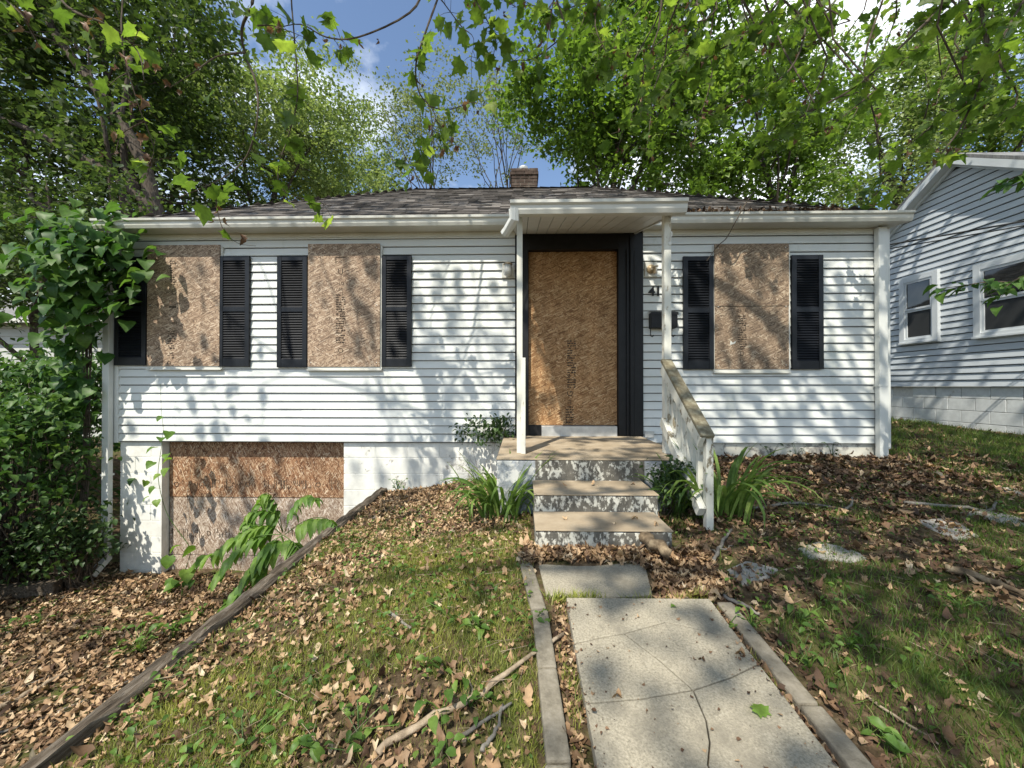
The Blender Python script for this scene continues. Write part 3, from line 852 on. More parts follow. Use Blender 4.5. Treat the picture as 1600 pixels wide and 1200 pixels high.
def louvre_shutter(px0, px1, py0, py1, label):
    p0 = pt(px0, py0, YF - 0.035); p1 = pt(px1, py1, YF - 0.035)
    x0, x1, z1, z0 = p0[0], p1[0], p0[2], p1[2]
    ya, yb = YF - 0.052, YF - 0.018
    st = 0.055; mid = z0 + (z1 - z0) * 0.52
    sh = MB()
    sh.box(x0, x0 + st, ya, yb, z0, z1).box(x1 - st, x1, ya, yb, z0, z1)
    for za, zc in ((z0, z0 + 0.10), (mid - 0.03, mid + 0.03), (z1 - 0.055, z1)):
        sh.box(x0 + st, x1 - st, ya + 0.002, yb, za, zc)
    sh.box(x0 + st, x1 - st, yb - 0.008, yb - 0.001, z0 + 0.1, z1 - 0.055)
    o = sh.build('shutter', SHUT, house, bevel=0.003, label=label)
    lv = MB()
    for za, zc in ((z0 + 0.10, mid - 0.03), (mid + 0.03, z1 - 0.055)):
        n = int((zc - za) / 0.03)
        for i in range(n):
            z = za + (i + 0.15) * (zc - za) / n; h = (zc - za) / n
            lv.add([(x0 + st, ya + 0.004, z), (x1 - st, ya + 0.004, z), (x1 - st, yb - 0.009, z + h * 0.95), (x0 + st, yb - 0.009, z + h * 0.95),
                    (x0 + st, ya + 0.006, z - 0.005), (x1 - st, ya + 0.006, z - 0.005)], [(0, 1, 2, 3), (4, 5, 1, 0)])
    lo = lv.build('louvers', SHUT, o); lo['kind'] = 'stuff'
    return o

def boarded_window(px0, px1, pys, mat, labels, wl):
    b0 = pt(px0, pys[0], YF - 0.06); b1 = pt(px1, pys[-1], YF - 0.06)
    x0, x1, z1, z0 = b0[0], b1[0], b0[2], b1[2]
    w = MB()
    w.box(x0 - 0.01, x0 + 0.05, YF - 0.040, YF - 0.0, z0 - 0.03, z1 - 0.02).box(x1 - 0.04, x1 + 0.022, YF - 0.040, YF - 0.0, z0 - 0.03, z1 - 0.02)
    w.box(x0 + 0.05, x1 - 0.04, YF - 0.040, YF, z1 - 0.09, z1 - 0.02)
    wo = w.build('window_frame', TRIM, house, bevel=0.003)
    MB().box(x0 - 0.012, x1 + 0.024, YF - 0.062, YF - 0.001, z0 - 0.048, z0 - 0.031).box(x0, x1, YF - 0.046, YF - 0.001, z0 - 0.0305, z0 + 0.02).build('sill', TRIM, wo, bevel=0.003)
    out = []
    for i in range(len(pys) - 1):
        za = pt(px0, pys[i], YF - 0.06)[2]; zc = pt(px0, pys[i + 1], YF - 0.06)[2]
        e = 0.002 if i else 0.0
        yy = YF - 0.056 + (0.005 if i else 0)
        out.append((MB().box(x0 + e, x1 - e, yy, YF - 0.0415, zc, za - (0.007 if i else 0)).build('strand_board', mat, house, label=labels[i]), yy))
    sb = MB()
    for sx, sz in ((x0 + 0.04, z1 - 0.05), (x1 - 0.04, z1 - 0.05), (x0 + 0.04, z0 + 0.05), (x1 - 0.04, z0 + 0.05), (x0 + 0.04, (z0 + z1) / 2), (x1 - 0.04, (z0 + z1) / 2)):
        sb.lathe((sx, YF - 0.056, sz), [(0.006, -0.001), (0.006, 0.004), (0.003, 0.0055)], 6, 'Y')
    sb.build('screw_heads', GALV, out[0][0], kind='stuff')
    return out, (x0, x1, z0, z1)

louvre_shutter(181, 229, 403, 571, 'black louvered shutter half hidden by the climbing vine')
louvre_shutter(343, 390, 401, 573, 'black louvered shutter')
louvre_shutter(434, 480, 401, 574, 'black louvered shutter')
louvre_shutter(597, 643, 400, 573, 'black louvered shutter')
louvre_shutter(1067, 1115, 401, 577, 'black louvered shutter')
louvre_shutter(1236, 1286, 399, 577, 'black louvered shutter')

P = lambda px, py: pt(px, py, YF - 0.06)
w1, r1 = boarded_window(230, 342, (383, 572), OSB_W, ['weathered strand board nailed over the window beside the vine'], 0)
bx = [P(270, 400)[0], 0]
xc = P(270, 480)[0]
stamp(w1[0][0], [('2404', P(270, 505)[0], P(270, 505)[2], 0.05, 0), ('G', P(272, 457)[0], P(272, 457)[2], 0.085, math.pi / 2), ('D', P(264, 569)[0], P(264, 569)[2] + 0.02, 0.07, math.pi / 2)],
      ladder(xc, 0.085, P(270, 445)[2], P(270, 405)[2], 11, 1) + ladder(P(267, 540)[0], 0.085, P(270, 560)[2], P(270, 515)[2], 12, 2) + [(P(264, 480)[0], P(275, 480)[0], P(270, 481)[2], P(270, 478)[2])], w1[0][1] - 0.0015)
w2, r2 = boarded_window(481, 593, (381, 573), OSB_W, ['weathered strand board over the window between the paired shutters'], 0)
stamp(w2[0][0], [('U', P(532, 425)[0], P(532, 425)[2], 0.10, 0), ('1/2', P(533, 443)[0], P(533, 443)[2], 0.055, 0), ('50', P(532, 452)[0], P(532, 452)[2], 0.05, 0),
                 ('O', P(532, 548)[0], P(532, 548)[2], 0.085, 0), ('1', P(526, 559)[0], P(526, 559)[2], 0.05, 0), ('2', P(537, 559)[0], P(537, 559)[2], 0.05, 0)],
      ladder(P(532, 500)[0], 0.115, P(532, 536)[2], P(532, 458)[2], 21, 3) + [(P(524, 400)[0], P(541, 400)[0], P(532, 402.5)[2], P(532, 401)[2]), (P(524, 400)[0], P(525, 400)[0], P(532, 412)[2], P(532, 401)[2])], w2[0][1] - 0.0015)
w3, r3 = boarded_window(1117, 1234, (381, 478, 577), OSB_R, ['upper weathered strand board of the window beside the downspout', 'lower weathered strand board with a grade stamp, beside the downspout'], 0)
stamp(w3[1][0], [('24/16', P(1160, 485)[0], P(1160, 485)[2], 0.052, 0), ('D', P(1160, 553)[0], P(1160, 553)[2], 0.075, 0), ('1/4', P(1160, 564)[0], P(1160, 564)[2], 0.05, 0)],
      ladder(P(1160, 500)[0], 0.105, P(1160, 546)[2], P(1160, 491)[2], 15, 4), w3[1][1] - 0.0015)
# scrap of paper left on the right board
pp = P(1141, 539)
MB().add([(pp[0], w3[1][1] - 0.002, pp[2]), (pp[0] + 0.06, w3[1][1] - 0.004, pp[2] + 0.02), (pp[0] + 0.075, w3[1][1] - 0.002, pp[2] + 0.05), (pp[0] + 0.03, w3[1][1] - 0.006, pp[2] + 0.03), (pp[0] + 0.008, w3[1][1] - 0.002, pp[2] + 0.055)], [(0, 1, 2, 3), (0, 3, 4)]).build('torn_paper', TRIM, w3[1][0])

# garage stamps
def PG(px, py): return pt(px, py, YF + 0.125)
def hladder(px0, px1, pyt, pyb, seed):
    r = random.Random(seed); out = []
    x = PG(px0, pyt)[0]; xe = PG(px1, pyt)[0]; zt = PG(px0, pyt)[2]; zb = PG(px0, pyb)[2]
    while x < xe:
        w = r.uniform(0.005, 0.010)
        if r.random() < 0.8:
            k = r.random()
            za, zc = (zb, zt) if k < 0.4 else ((zb + (zt - zb) * r.uniform(0.3, 0.6), zt) if k < 0.7 else (zb, zb + (zt - zb) * r.uniform(0.3, 0.6)))
            out.append((x, x + w, za, zc))
        if r.random() < 0.35:
            zz = r.uniform(zb, zt); out.append((x, x + r.uniform(0.02, 0.04), zz, zz + 0.006))
        x += w + r.uniform(0.008, 0.028)
    return out
stamp(gboards[0], [('O', PG(276, 757)[0], PG(276, 757)[2], 0.09, 0), ('O', PG(387, 757)[0], PG(387, 757)[2], 0.09, 0), ('O', PG(497, 758)[0], PG(497, 758)[2], 0.09, 0)],
      hladder(308, 375, 748, 762, 5) + hladder(410, 487, 750, 764, 6) + hladder(515, 533, 750, 764, 7), YF + 0.125 - 0.0015)
stamp(gboards[1], [('D', PG(326, 834)[0], PG(326, 834)[2], 0.085, 0)], hladder(266, 318, 826, 840, 8) + hladder(335, 358, 826, 840, 9) + hladder(450, 520, 826, 838, 10), YF + 0.131 - 0.0015)

# front door: black surround, boarded
ds = MB()
zt = float(pt(900, 366, YF)[2]); osb0 = pt(826, 394, YF + 0.05); osb1 = pt(964, 664, YF + 0.05)
ds.box(DX0, osb0[0] - 0.004, YF - 0.03, YF + 0.1, DZ0, zt).box(osb1[0] + 0.004, osb1[0] + 0.14, YF - 0.012, YF + 0.1, DZ0, zt).box(osb1[0] + 0.14, DX1, YF - 0.03, YF + 0.1, DZ0, zt)
ds.box(osb0[0] - 0.004, osb1[0] + 0.004, YF - 0.028, YF + 0.1, osb0[2] + 0.004, zt - 0.001).box(DX0 + 0.01, DX1 - 0.01, YF + 0.085, YF + 0.2, DZ0 - 0.05, zt)
ds.box(DX0 + 0.003, DX1 - 0.003, YF - 0.0275, YF + 0.2, zt + 0.001, ZT + 0.02)
dso = ds.build('door_surround', BLACK, house, bevel=0.004)
for xx in (osb1[0] + 0.10, osb1[0] + 0.145, osb1[0] + 0.19):
    MB().box(xx, xx + 0.012, YF - 0.036, YF - 0.012, DZ0 + 0.002, zt - 0.2).build('molding', BLACK, dso, bevel=0.002)
dbo = MB().box(osb0[0], osb1[0], YF + 0.05, YF + 0.083, osb1[2], osb0[2]).build('strand_board', OSB_D, house, label='tall orange strand board screwed over the front door')
PD = lambda px, py: pt(px, py, YF + 0.05)
stamp(dbo, [('G', PD(891, 615)[0], PD(891, 615)[2], 0.10, math.pi / 2), ('23', PD(890, 628)[0], PD(890, 628)[2], 0.06, math.pi / 2)],
      ladder(PD(893, 560)[0], 0.105, PD(893, 606)[2], PD(893, 530)[2], 20, 11) + ladder(PD(890, 645)[0], 0.10, PD(890, 661)[2], PD(890, 633)[2], 7, 12), YF + 0.05 - 0.0015)
sx0 = pt(846, 670, YF)[0]; sx1 = pt(963, 670, YF)[0]
MB().box(sx0, sx1, YF - 0.05, YF + 0.08, DZ0 - 0.02, float(pt(900, 665, YF)[2]) - 0.003).build('threshold', GALV, house, bevel=0.004)
MB().box(osb0[0], sx0 - 0.004, YF + 0.02, YF + 0.084, DZ0 - 0.02, osb1[2] - 0.003).build('door_bottom', BLACK, house)
MB().box(float(pt(1006, 675, YF)[0]), float(pt(1020, 675, YF)[0]), YF - 0.045, YF - 0.018, DZ0 - 0.02, float(pt(1010, 673, YF)[2])).build('trim_block', GALV, house)

# wall lamps
def lamp(px, py, broken):
    c = pt(px, py, YF - 0.03)
    pl = MB().box(c[0] - 0.075, c[0] + 0.075, YF - 0.038, YF - 0.019, c[2] - 0.09, c[2] + 0.09).build('wall_lamp', TRIM, house, bevel=0.006, label='broken porch lamp with bare brass socket' if broken else 'porch lamp with cloudy glass jar')
    if broken:
        MB().lathe((c[0], YF - 0.038, c[2]), [(0.055, -0.002), (0.055, 0.012), (0.035, 0.03), (0.02, 0.04)], 14, 'Y').build('canopy', BRASS, pl, smooth=False)
        MB().tube([(c[0], YF - 0.06, c[2]), (c[0] + 0.03, YF - 0.10, c[2] + 0.015), (c[0] + 0.06, YF - 0.10, c[2] + 0.02)], 0.011, 8).tube([(c[0] + 0.025, YF - 0.085, c[2]), (c[0] + 0.03, YF - 0.09, c[2] - 0.065)], 0.02, 8).build('socket', BRASS, pl)
    else:
        MB().lathe((c[0], YF - 0.10, c[2]), [(0.03, 0.075), (0.055, 0.06), (0.055, 0.05)], 12).tube([(c[0], YF - 0.036, c[2] + 0.062), (c[0], YF - 0.1, c[2] + 0.064)], 0.012, 6).build('cap', BRASS, pl)
        MB().lathe((c[0], YF - 0.10, c[2]), [(0.02, -0.085), (0.045, -0.07), (0.05, -0.02), (0.045, 0.049)], 12).build('jar', LAMPG, pl, smooth=True)
lamp(794, 423, False)
lamp(1017, 421, True)
# house number and letter box
for ch, px in (('4', 1018), ('1', 1028)):
    q = pt(px, 456, YF - 0.02)
    cu = bpy.data.curves.new('t', 'FONT'); cu.body = ch; cu.size = 0.15; cu.align_x = 'CENTER'; cu.align_y = 'CENTER'; cu.extrude = 0.006; cu.offset = 0.004
    ob = bpy.data.objects.new('t', cu); me = bpy.data.meshes.new_from_object(ob)
    MB().add([(q[0] + v.co.x, YF - 0.027 - v.co.z, q[2] + v.co.y) for v in me.vertices], [tuple(p.vertices) for p in me.polygons]).build('house_number', NUMB, house)
    bpy.data.objects.remove(ob); bpy.data.curves.remove(cu)
q0 = pt(1015, 487, YF - 0.06); q1 = pt(1056, 513, YF - 0.06)
mbx = MB().box(q0[0], q1[0], YF - 0.12, YF - 0.02, q1[2], q0[2] - 0.02).build('letter_box', BLACK, house, bevel=0.006)
MB().add([(q0[0] - 0.006, YF - 0.02, q0[2] + 0.012), (q1[0] + 0.006, YF - 0.02, q0[2] + 0.012), (q1[0] + 0.006, YF - 0.128, q0[2] - 0.018), (q0[0] - 0.006, YF - 0.128, q0[2] - 0.018),
          (q0[0] - 0.006, YF - 0.128, q0[2] - 0.05), (q1[0] + 0.006, YF - 0.128, q0[2] - 0.05)], [(0, 1, 2, 3), (3, 2, 5, 4)]).build('lid', BLACK, mbx)
for xx in (q0[0] + 0.02, q1[0] - 0.04):
    MB().tube([(xx, YF - 0.03, q1[2]), (xx, YF - 0.035, q1[2] - 0.085), (xx + 0.01, YF - 0.06, q1[2] - 0.10), (xx + 0.02, YF - 0.085, q1[2] - 0.085)], 0.006, 6).build('paper_hook', BLACK, mbx)

# ------------------------------------------------------------------ roof
roof = MB()
A, B_, C_, D_ = (ELX, EY, EZ), (ERX, EY, EZ), (ERX, BACK + 0.3, EZ), (ELX, BACK + 0.3, EZ)
run = RY - EY
R0, R1 = (ELX + run, RY, RZ), (ERX - run, RY, RZ)
roof.add([A, B_, C_, D_, R0, R1], [(0, 1, 5, 4), (1, 2, 5), (2, 3, 4, 5), (3, 0, 4), (3, 2, 1, 0)])
roofo = roof.build('roof', SHINGLE, house)
def shingles(e0, e1, r0, r1, seed, skip=None):
    """courses of tabs on one roof face between eave e0-e1 and ridge r0-r1"""
    r = random.Random(seed)
    e0, e1, r0, r1 = map(Vector, (e0, e1, r0, r1))
    ax = (e1 - e0).normalized()
    mid = (r0 - e0) - ax * (r0 - e0).dot(ax)
    L = mid.length; up = mid.normalized(); nrm = ax.cross(up).normalized()
    if nrm.z < 0: nrm = -nrm
    n = int(L / 0.14); mb = MB()
    for i in range(n + 1):
        t0 = i * 0.14 / L; t1 = min((i + 1.06) * 0.14 / L, 1.0)
        if t0 >= 1: break
        a0 = e0.lerp(r0, t0); b0 = e1.lerp(r1, t0)
        W = (b0 - a0).length
        x = -r.uniform(0, 0.3)
        while x < W:
            w = r.uniform(0.14, 0.33); xa, xb = max(x, 0), min(x + w - 0.006, W)
            if xb - xa > 0.02:
                lift = 0.012 + r.uniform(0, 0.007); dn = r.uniform(-0.012, 0.004)
                p0 = a0 + ax * xa; p1 = a0 + ax * xb
                u = up * ((t1 - t0) * L)
                vs = [p0 + up * dn + nrm * lift, p1 + up * dn + nrm * lift, p1 + u + nrm * 0.004, p0 + u + nrm * 0.004, p0 + up * dn + nrm * 0.001, p1 + up * dn + nrm * 0.001]
                mb.add(vs, [(0, 1, 2, 3), (4, 5, 1, 0)])
            x += w
    o = mb.build('shingle_courses', SHINGLE, roofo); o['kind'] = 'stuff'
shingles(A, B_, R0, R1, 1)
shingles(B_, C_, R1, R1, 2)
shingles(D_, A, R0, R0, 3)
capm = MB()
for (p, q) in ((A, R0), (B_, R1), (R0, R1)):
    p = Vector(p); q = Vector(q); L = (q - p).length; n = int(L / 0.2)
    if abs(p.z - q.z) > 0.1:
        for i in range(n):
            a = p.lerp(q, i / n) + Vector((0, 0, 0.03)); c = p.lerp(q, (i + 1.15) / n) + Vector((0, 0, 0.018))
            sg = -1 if q.x > p.x else 1
            s1 = Vector((sg * 0.11, 0.0, -0.008)); s2 = Vector((0, -0.11, -0.008))
            dz = (q.z - p.z) / abs(q.x - p.x)
            s1.z -= 0.11 * dz * 0.0; s1 = Vector((sg * 0.10, 0, -0.10 * dz + 0.004)) + Vector((0, 0.0, 0)); s2 = Vector((0, -0.10, -0.10 * dz + 0.004))
            h = Vector((-sg * 0.05, 0.05, 0.05 * dz)) * 0
            capm.add([a + s1, a, a + s2, c + s2, c, c + s1], [(0, 1, 4, 5), (1, 2, 3, 4)])
        continue
    for i in range(n):
        a = p.lerp(q, i / n) + Vector((0, 0, 0.022 + random.uniform(0, 0.006))); c = p.lerp(q, (i + 1.1) / n) + Vector((0, 0, 0.012))
        d = (c - a).normalized(); s = d.cross(Vector((0, 0, 1))).normalized() * 0.13
        dn = Vector((0, 0, -0.055))
        capm.add([a - s + dn, a, a + s + dn, c + s + dn, c, c - s + dn], [(0, 1, 4, 5), (1, 2, 3, 4)])
capo = capm.build('ridge_caps', SHINGLE, roofo); capo['kind'] = 'stuff'

# soffit, fascia and gutters
MB().box(ELX + 0.01, ERX - 0.01, EY - 0.001, YF + 0.2, ZT - 0.03, ZT - 0.012).build('soffit', TRIM, house)
MB().box(ELX, ERX, EY - 0.022, EY - 0.003, ZT - 0.035, EZ + 0.005).build('fascia', TRIM, house)
MB().box(XL, DX0, YF - 0.03, YF - 0.021, ZT - 0.085, ZT - 0.031).build('frieze_board', TRIM, house)
MB().box(DX1, XR, YF - 0.03, YF - 0.021, ZT - 0.085, ZT - 0.031).build('frieze_board', TRIM, house)
def gutter(x0, x1, y, ztop, h, name, parent, tilt=0.0):
    prof = [(0.0, 0.0), (-0.07, 0.0), (-0.088, 0.3), (-0.094, 0.62), (-0.118, 0.76), (-0.122, 1.0), (-0.108, 1.0), (-0.104, 0.80), (-0.08, 0.62), (-0.072, 0.06), (-0.004, 0.06), (0.0, 0.95)]
    n = len(prof); vs = []
    for x, dz in ((x0, 0), (x1, tilt)):
        vs += [(x, y + a * 0.85, ztop - h + c * h + dz) for a, c in prof]
    fs = [(i, i + 1, n + i + 1, n + i) for i in range(n - 1)]
    mb = MB().add(vs, fs)
    for x, dz, s in ((x0, 0, -1), (x1, tilt, 1)):
        mb.add([(x, y + a * 0.85, ztop - h + c * h + dz) for a, c in prof[:6]] + [(x, y, ztop + dz)], [tuple(range(7))])
    return mb.build(name, TRIM, parent)
gL1 = float(pt(800, 340, 4.42)[0])
gutter(ELX - 0.01, gL1, EY - 0.024, 1.99, 0.105, 'gutter', house)
gutter(float(pt(1050, 340, 4.42)[0]), ERX + 0.01, EY - 0.024, 1.99, 0.105, 'gutter', house)
def downspout(pts, w=0.085, d=0.06, name='downspout'):
    mb = MB()
    for a, c in zip(pts[:-1], pts[1:]):
        mb.obox(a, c, w, d, (0, 1, 0) if abs(a[2] - c[2]) > abs(a[1] - c[1]) else (0, 0, 1))
    return mb.build(name, WHITE, house, bevel=0.006)
dl = pt(168, 650, YF - 0.07)[0]
downspout([(dl, YF - 0.07, 1.80), (dl, YF - 0.07, -2.14)])
downspout([(dl, YF - 0.072, -2.12), (dl - 0.02, YF - 0.22, -2.26)], name='downspout_elbow')
downspout([(dl, EY - 0.08, 1.86), (dl, YF - 0.072, 1.78)], name='downspout_elbow')
dr = pt(1377, 500, YF - 0.07)[0]
downspout([(dr, YF - 0.068, 1.88), (dr, YF - 0.068, -0.86)], w=0.10, d=0.065)
for zz in (0.35, -2.0 + 0.9):
    MB().box(dl - 0.05, dl + 0.05, YF - 0.104, YF - 0.03, zz, zz + 0.025).build('downspout_strap', WHITE, house)
MB().box(dr - 0.058, dr + 0.058, YF - 0.104, YF - 0.03, 0.0, 0.025).build('downspout_strap', WHITE, house)

# chimney of single bricks
cx0 = float(pt(799, 280, RY + 0.2)[0]); cx1 = float(pt(840, 280, RY + 0.2)[0]); czt = float(pt(820, 263, RY + 0.2)[2])
cy0, cy1 = RY + 0.2, RY + 0.2 + (cx1 - cx0)
ch = MB().box(cx0 + 0.012, cx1 - 0.012, cy0 + 0.012, cy1 - 0.012, RZ - 0.5, czt - 0.01).build('chimney', BMORTAR, house)
bh = 0.072; nrow = int((czt - RZ + 0.28) / bh)
for r in range(nrow):
    z1 = czt - r * bh; z0 = z1 - bh + 0.011
    ex = 0.022 if r == 1 else (0.012 if r == 0 else 0)
    W = cx1 - cx0; nbk = 3
    sh = 0.5 if r % 2 else 0.0
    for y0, y1 in ((cy0 - ex, cy0 + 0.05), (cy1 - 0.05, cy1 + ex)):
        edges = [cx0 - ex] + [cx0 + (i + sh) * W / nbk for i in range(nbk + 1) if 0 < (i + sh) < nbk] + [cx1 + ex]
        for a, c in zip(edges[:-1], edges[1:]):
            e = random.uniform(-0.003, 0.003)
            MB().box(a + 0.005, c - 0.005, y0 + e, y1 + e, z0, z1).build('brick', BRICK, ch, bevel=0.004)
    for x0, x1 in ((cx0 - ex, cx0 + 0.05), (cx1 - 0.05, cx1 + ex)):
        for i in range(2):
            ya = cy0 + 0.06 + i * (W - 0.12) / 2
            MB().box(x0, x1, ya, ya + (W - 0.12) / 2 - 0.01, z0, z1).build('brick', BRICK, ch, bevel=0.004)
fc = ((cx0 + cx1) / 2 - 0.02, (cy0 + cy1) / 2, czt)
MB().lathe(fc, [(0.15, -0.02), (0.14, 0.02), (0.10, 0.05), (0.10, 0.09)], 14).lathe((fc[0], fc[1], czt + 0.11), [(0.10, 0.0), (0.105, 0.03), (0.09, 0.06), (0.05, 0.08)], 14).tube([(fc[0], fc[1], czt + 0.05), (fc[0], fc[1], czt + 0.15)], 0.05, 8).build('flue_cap', GALV, ch, smooth=False)

# ------------------------------------------------------------------ porch roof
PX0, PX1 = float(pt(801, 320, 3.3)[0]), float(pt(1069, 320, 3.3)[0])
def psof(y): return 1.51 + (y - 3.36) * (1.85 - 1.51) / (4.68 - 3.36)
pr = MB()
TH = 0.075
pr.add([(PX0, 3.36, psof(3.36) + TH), (PX1, 3.36, psof(3.36) + TH), (PX1, 4.60, psof(4.60) + TH), (PX0, 4.60, psof(4.60) + TH),
        (PX0, 3.36, psof(3.36) + TH - 0.03), (PX1, 3.36, psof(3.36) + TH - 0.03), (PX1, 4.60, psof(4.60) + TH - 0.03), (PX0, 4.60, psof(4.60) + TH - 0.03)],
       [(0, 1, 2, 3), (7, 6, 5, 4), (0, 4, 5, 1), (1, 5, 6, 2), (2, 6, 7, 3), (3, 7, 4, 0)])
pro = pr.build('porch_roof', SHINGLE, house)
for x in (PX0 + 0.012, PX1 - 0.012):
    MB().add([(x - 0.012, 3.36, psof(3.36)), (x + 0.012, 3.36, psof(3.36)), (x + 0.012, 4.69, psof(4.69)), (x - 0.012, 4.69, psof(4.69)),
              (x - 0.012, 3.36, psof(3.36) + TH - 0.032), (x + 0.012, 3.36, psof(3.36) + TH - 0.032), (x + 0.012, 4.69, min(psof(4.69) + TH - .032, ZT + .02)), (x - 0.012, 4.69, min(psof(4.69) + TH - .032, ZT + .02))],
             [(0, 3, 2, 1), (4, 5, 6, 7), (0, 1, 5, 4), (1, 2, 6, 5), (2, 3, 7, 6), (3, 0, 4, 7)]).build('rake_board', TRIM, pro)
MB().box(PX0 + 0.025, PX1 - 0.025, 3.361, 3.385, psof(3.36) - 0.01, psof(3.36) + TH - 0.035).build('front_board', TRIM, pro)
npl = 12
for i in range(npl):
    a = PX0 + 0.026 + i * (PX1 - PX0 - 0.052) / npl; c = a + (PX1 - PX0 - 0.052) / npl - 0.006
    e = random.uniform(0, 0.003)
    MB().add([(a, 3.386, psof(3.386) + 0.012 - e), (c, 3.386, psof(3.386) + 0.012 - e), (c, 4.66, psof(4.66) + 0.012 - e), (a, 4.66, psof(4.66) + 0.012 - e),
              (a, 3.386, psof(3.386) + 0.03), (c, 3.386, psof(3.386) + 0.03), (c, 4.66, psof(4.66) + 0.03), (a, 4.66, psof(4.66) + 0.03)],
             [(0, 3, 2, 1), (4, 5, 6, 7), (0, 1, 5, 4), (1, 2, 6, 5), (2, 3, 7, 6), (3, 0, 4, 7)]).build('ceiling_plank', TRIM, pro)
MB().add([(PX0 + 0.03, 3.39, psof(3.39) + 0.034), (PX1 - 0.03, 3.39, psof(3.39) + 0.034), (PX1 - 0.03, 4.65, psof(4.65) + 0.034), (PX0 + 0.03, 4.65, psof(4.65) + 0.034)], [(3, 2, 1, 0)]).build('ceiling_backing', SHADOWGAP, pro)
gutter(PX0 - 0.02, PX1 + 0.02, 3.355, psof(3.36) + TH + 0.005, 0.105, 'porch_gutter', pro)
# elbow of the porch gutter's spout
ge = (PX0 + 0.03, 3.32, psof(3.36))
MB().tube([(PX0 + 0.01, 3.30, ge[2] + 0.02), (PX0 + 0.015, 3.31, ge[2] - 0.06), (PX0 - 0.05, 3.40, ge[2] - 0.12), (PX0 - 0.075, 3.43, ge[2] - 0.14)], [0.045, 0.045, 0.042, 0.042], 8, cap=False).build('spout', WHITE, pro)
# porch posts
STZ = -0.60
POY = 3.50
lpx = float(pt(812, 500, POY)[0]); rpx = float(pt(1040.5, 450, POY)[0])
MB().box(lpx - 0.026, lpx + 0.026, POY - 0.045, POY + 0.045, STZ, psof(POY) + 0.01).build('porch_post', POSTW, house, bevel=0.004)
MB().box(lpx + 0.010, lpx + 0.052, POY - 0.087, POY - 0.047, STZ + 0.001, float(pt(816, 560, POY)[2])).build('rail_stub_post', POSTW, house, bevel=0.003)
MB().box(rpx - 0.026, rpx + 0.036, POY - 0.034, POY + 0.034, STZ, psof(POY) + 0.01).build('porch_post', POSTW, house, bevel=0.004)
hk = pt(1047, 368, POY - 0.04)
MB().tube([(hk[0] - 0.005, POY - 0.035, hk[2] - 0.05), (hk[0], POY - 0.05, hk[2] - 0.02), (hk[0] + 0.01, POY - 0.055, hk[2]), (hk[0] + 0.005, POY - 0.05, hk[2] + 0.03)], 0.008, 6).lathe((hk[0], POY - 0.034, hk[2] - 0.07), [(0.016, 0), (0.016, 0.008)], 8, 'Y').build('hook', TRIM, house)

# ------------------------------------------------------------------ stoop and steps
stoop = thing('concrete_stoop', (0.6, 3.6, -1.1), 'concrete stoop with three steps, worn tan treads and flaking white paint', 'steps')
SPX0, SPX1 = -0.20, 1.45
SF = 3.20
def step(x0, x1, y0, y1, ztop, zbot, name, mat):
    MB().box(x0, x1, y0, y1, zbot, ztop - 0.012).build(name, mat, stoop, bevel=0.012)
    MB().box(x0 - 0.004, x1 + 0.004, y0 - 0.006, y1, ztop - 0.0115, ztop).build('tread', TREAD, stoop, bevel=0.005)
step(SPX0, SPX1, SF, YF + 0.0, STZ, -1.35, 'landing', STOOPSIDE)
MB().box(0.12, 1.02, SF - 0.004, SF + 0.1, -0.9, STZ - 0.014).build('riser', RISER, stoop)
step(0.10, 0.99, 2.79, SF - 0.008, STZ - 0.176, -1.3, 'step', RISER)
step(0.095, 0.95, 2.43, 2.782, STZ - 0.30, -1.3, 'step', RISER)

# railing on the right of the steps
rail = thing('stair_railing', (1.3, 3.0, -1.0), 'white flaking wooden stair railing with mossy sloping top rail', 'railing')
RX = 1.30
def rz_top(y): return 0.235 + (y - 3.47) * (0.235 + 0.335) / (3.47 - 2.72)
def rz_bot(y): return -0.30 + (y - 3.47) * (0.60) / (3.47 - 2.72)
MB().obox((RX, 3.47, rz_top(3.47)), (RX, 2.70, rz_top(2.70)), 0.095, 0.032).build('top_rail', RAILTOP, rail, bevel=0.006)
MB().obox((RX - 0.03, 3.46, rz_top(3.46) - 0.065), (RX - 0.03, 2.73, rz_top(2.73) - 0.065), 0.036, 0.09).build('upper_rail', RAILWOOD, rail, bevel=0.004)
MB().obox((RX - 0.028, 3.46, rz_bot(3.46)), (RX - 0.028, 2.74, rz_bot(2.74)), 0.05, 0.085).build('bottom_rail', RAILWOOD, rail, bevel=0.004)
for i in range(7):
    y = 3.40 - i * 0.092
    MB().box(RX - 0.008, RX + 0.028, y - 0.018, y + 0.018, rz_bot(y) - 0.04, rz_top(y) - 0.022).build('baluster', RAILWOOD, rail, bevel=0.003)
MB().box(RX + 0.001, RX + 0.052, 2.725, 2.778, -1.08, rz_top(2.75) - 0.03).build('newel_post', RAILWOOD, rail, bevel=0.004)

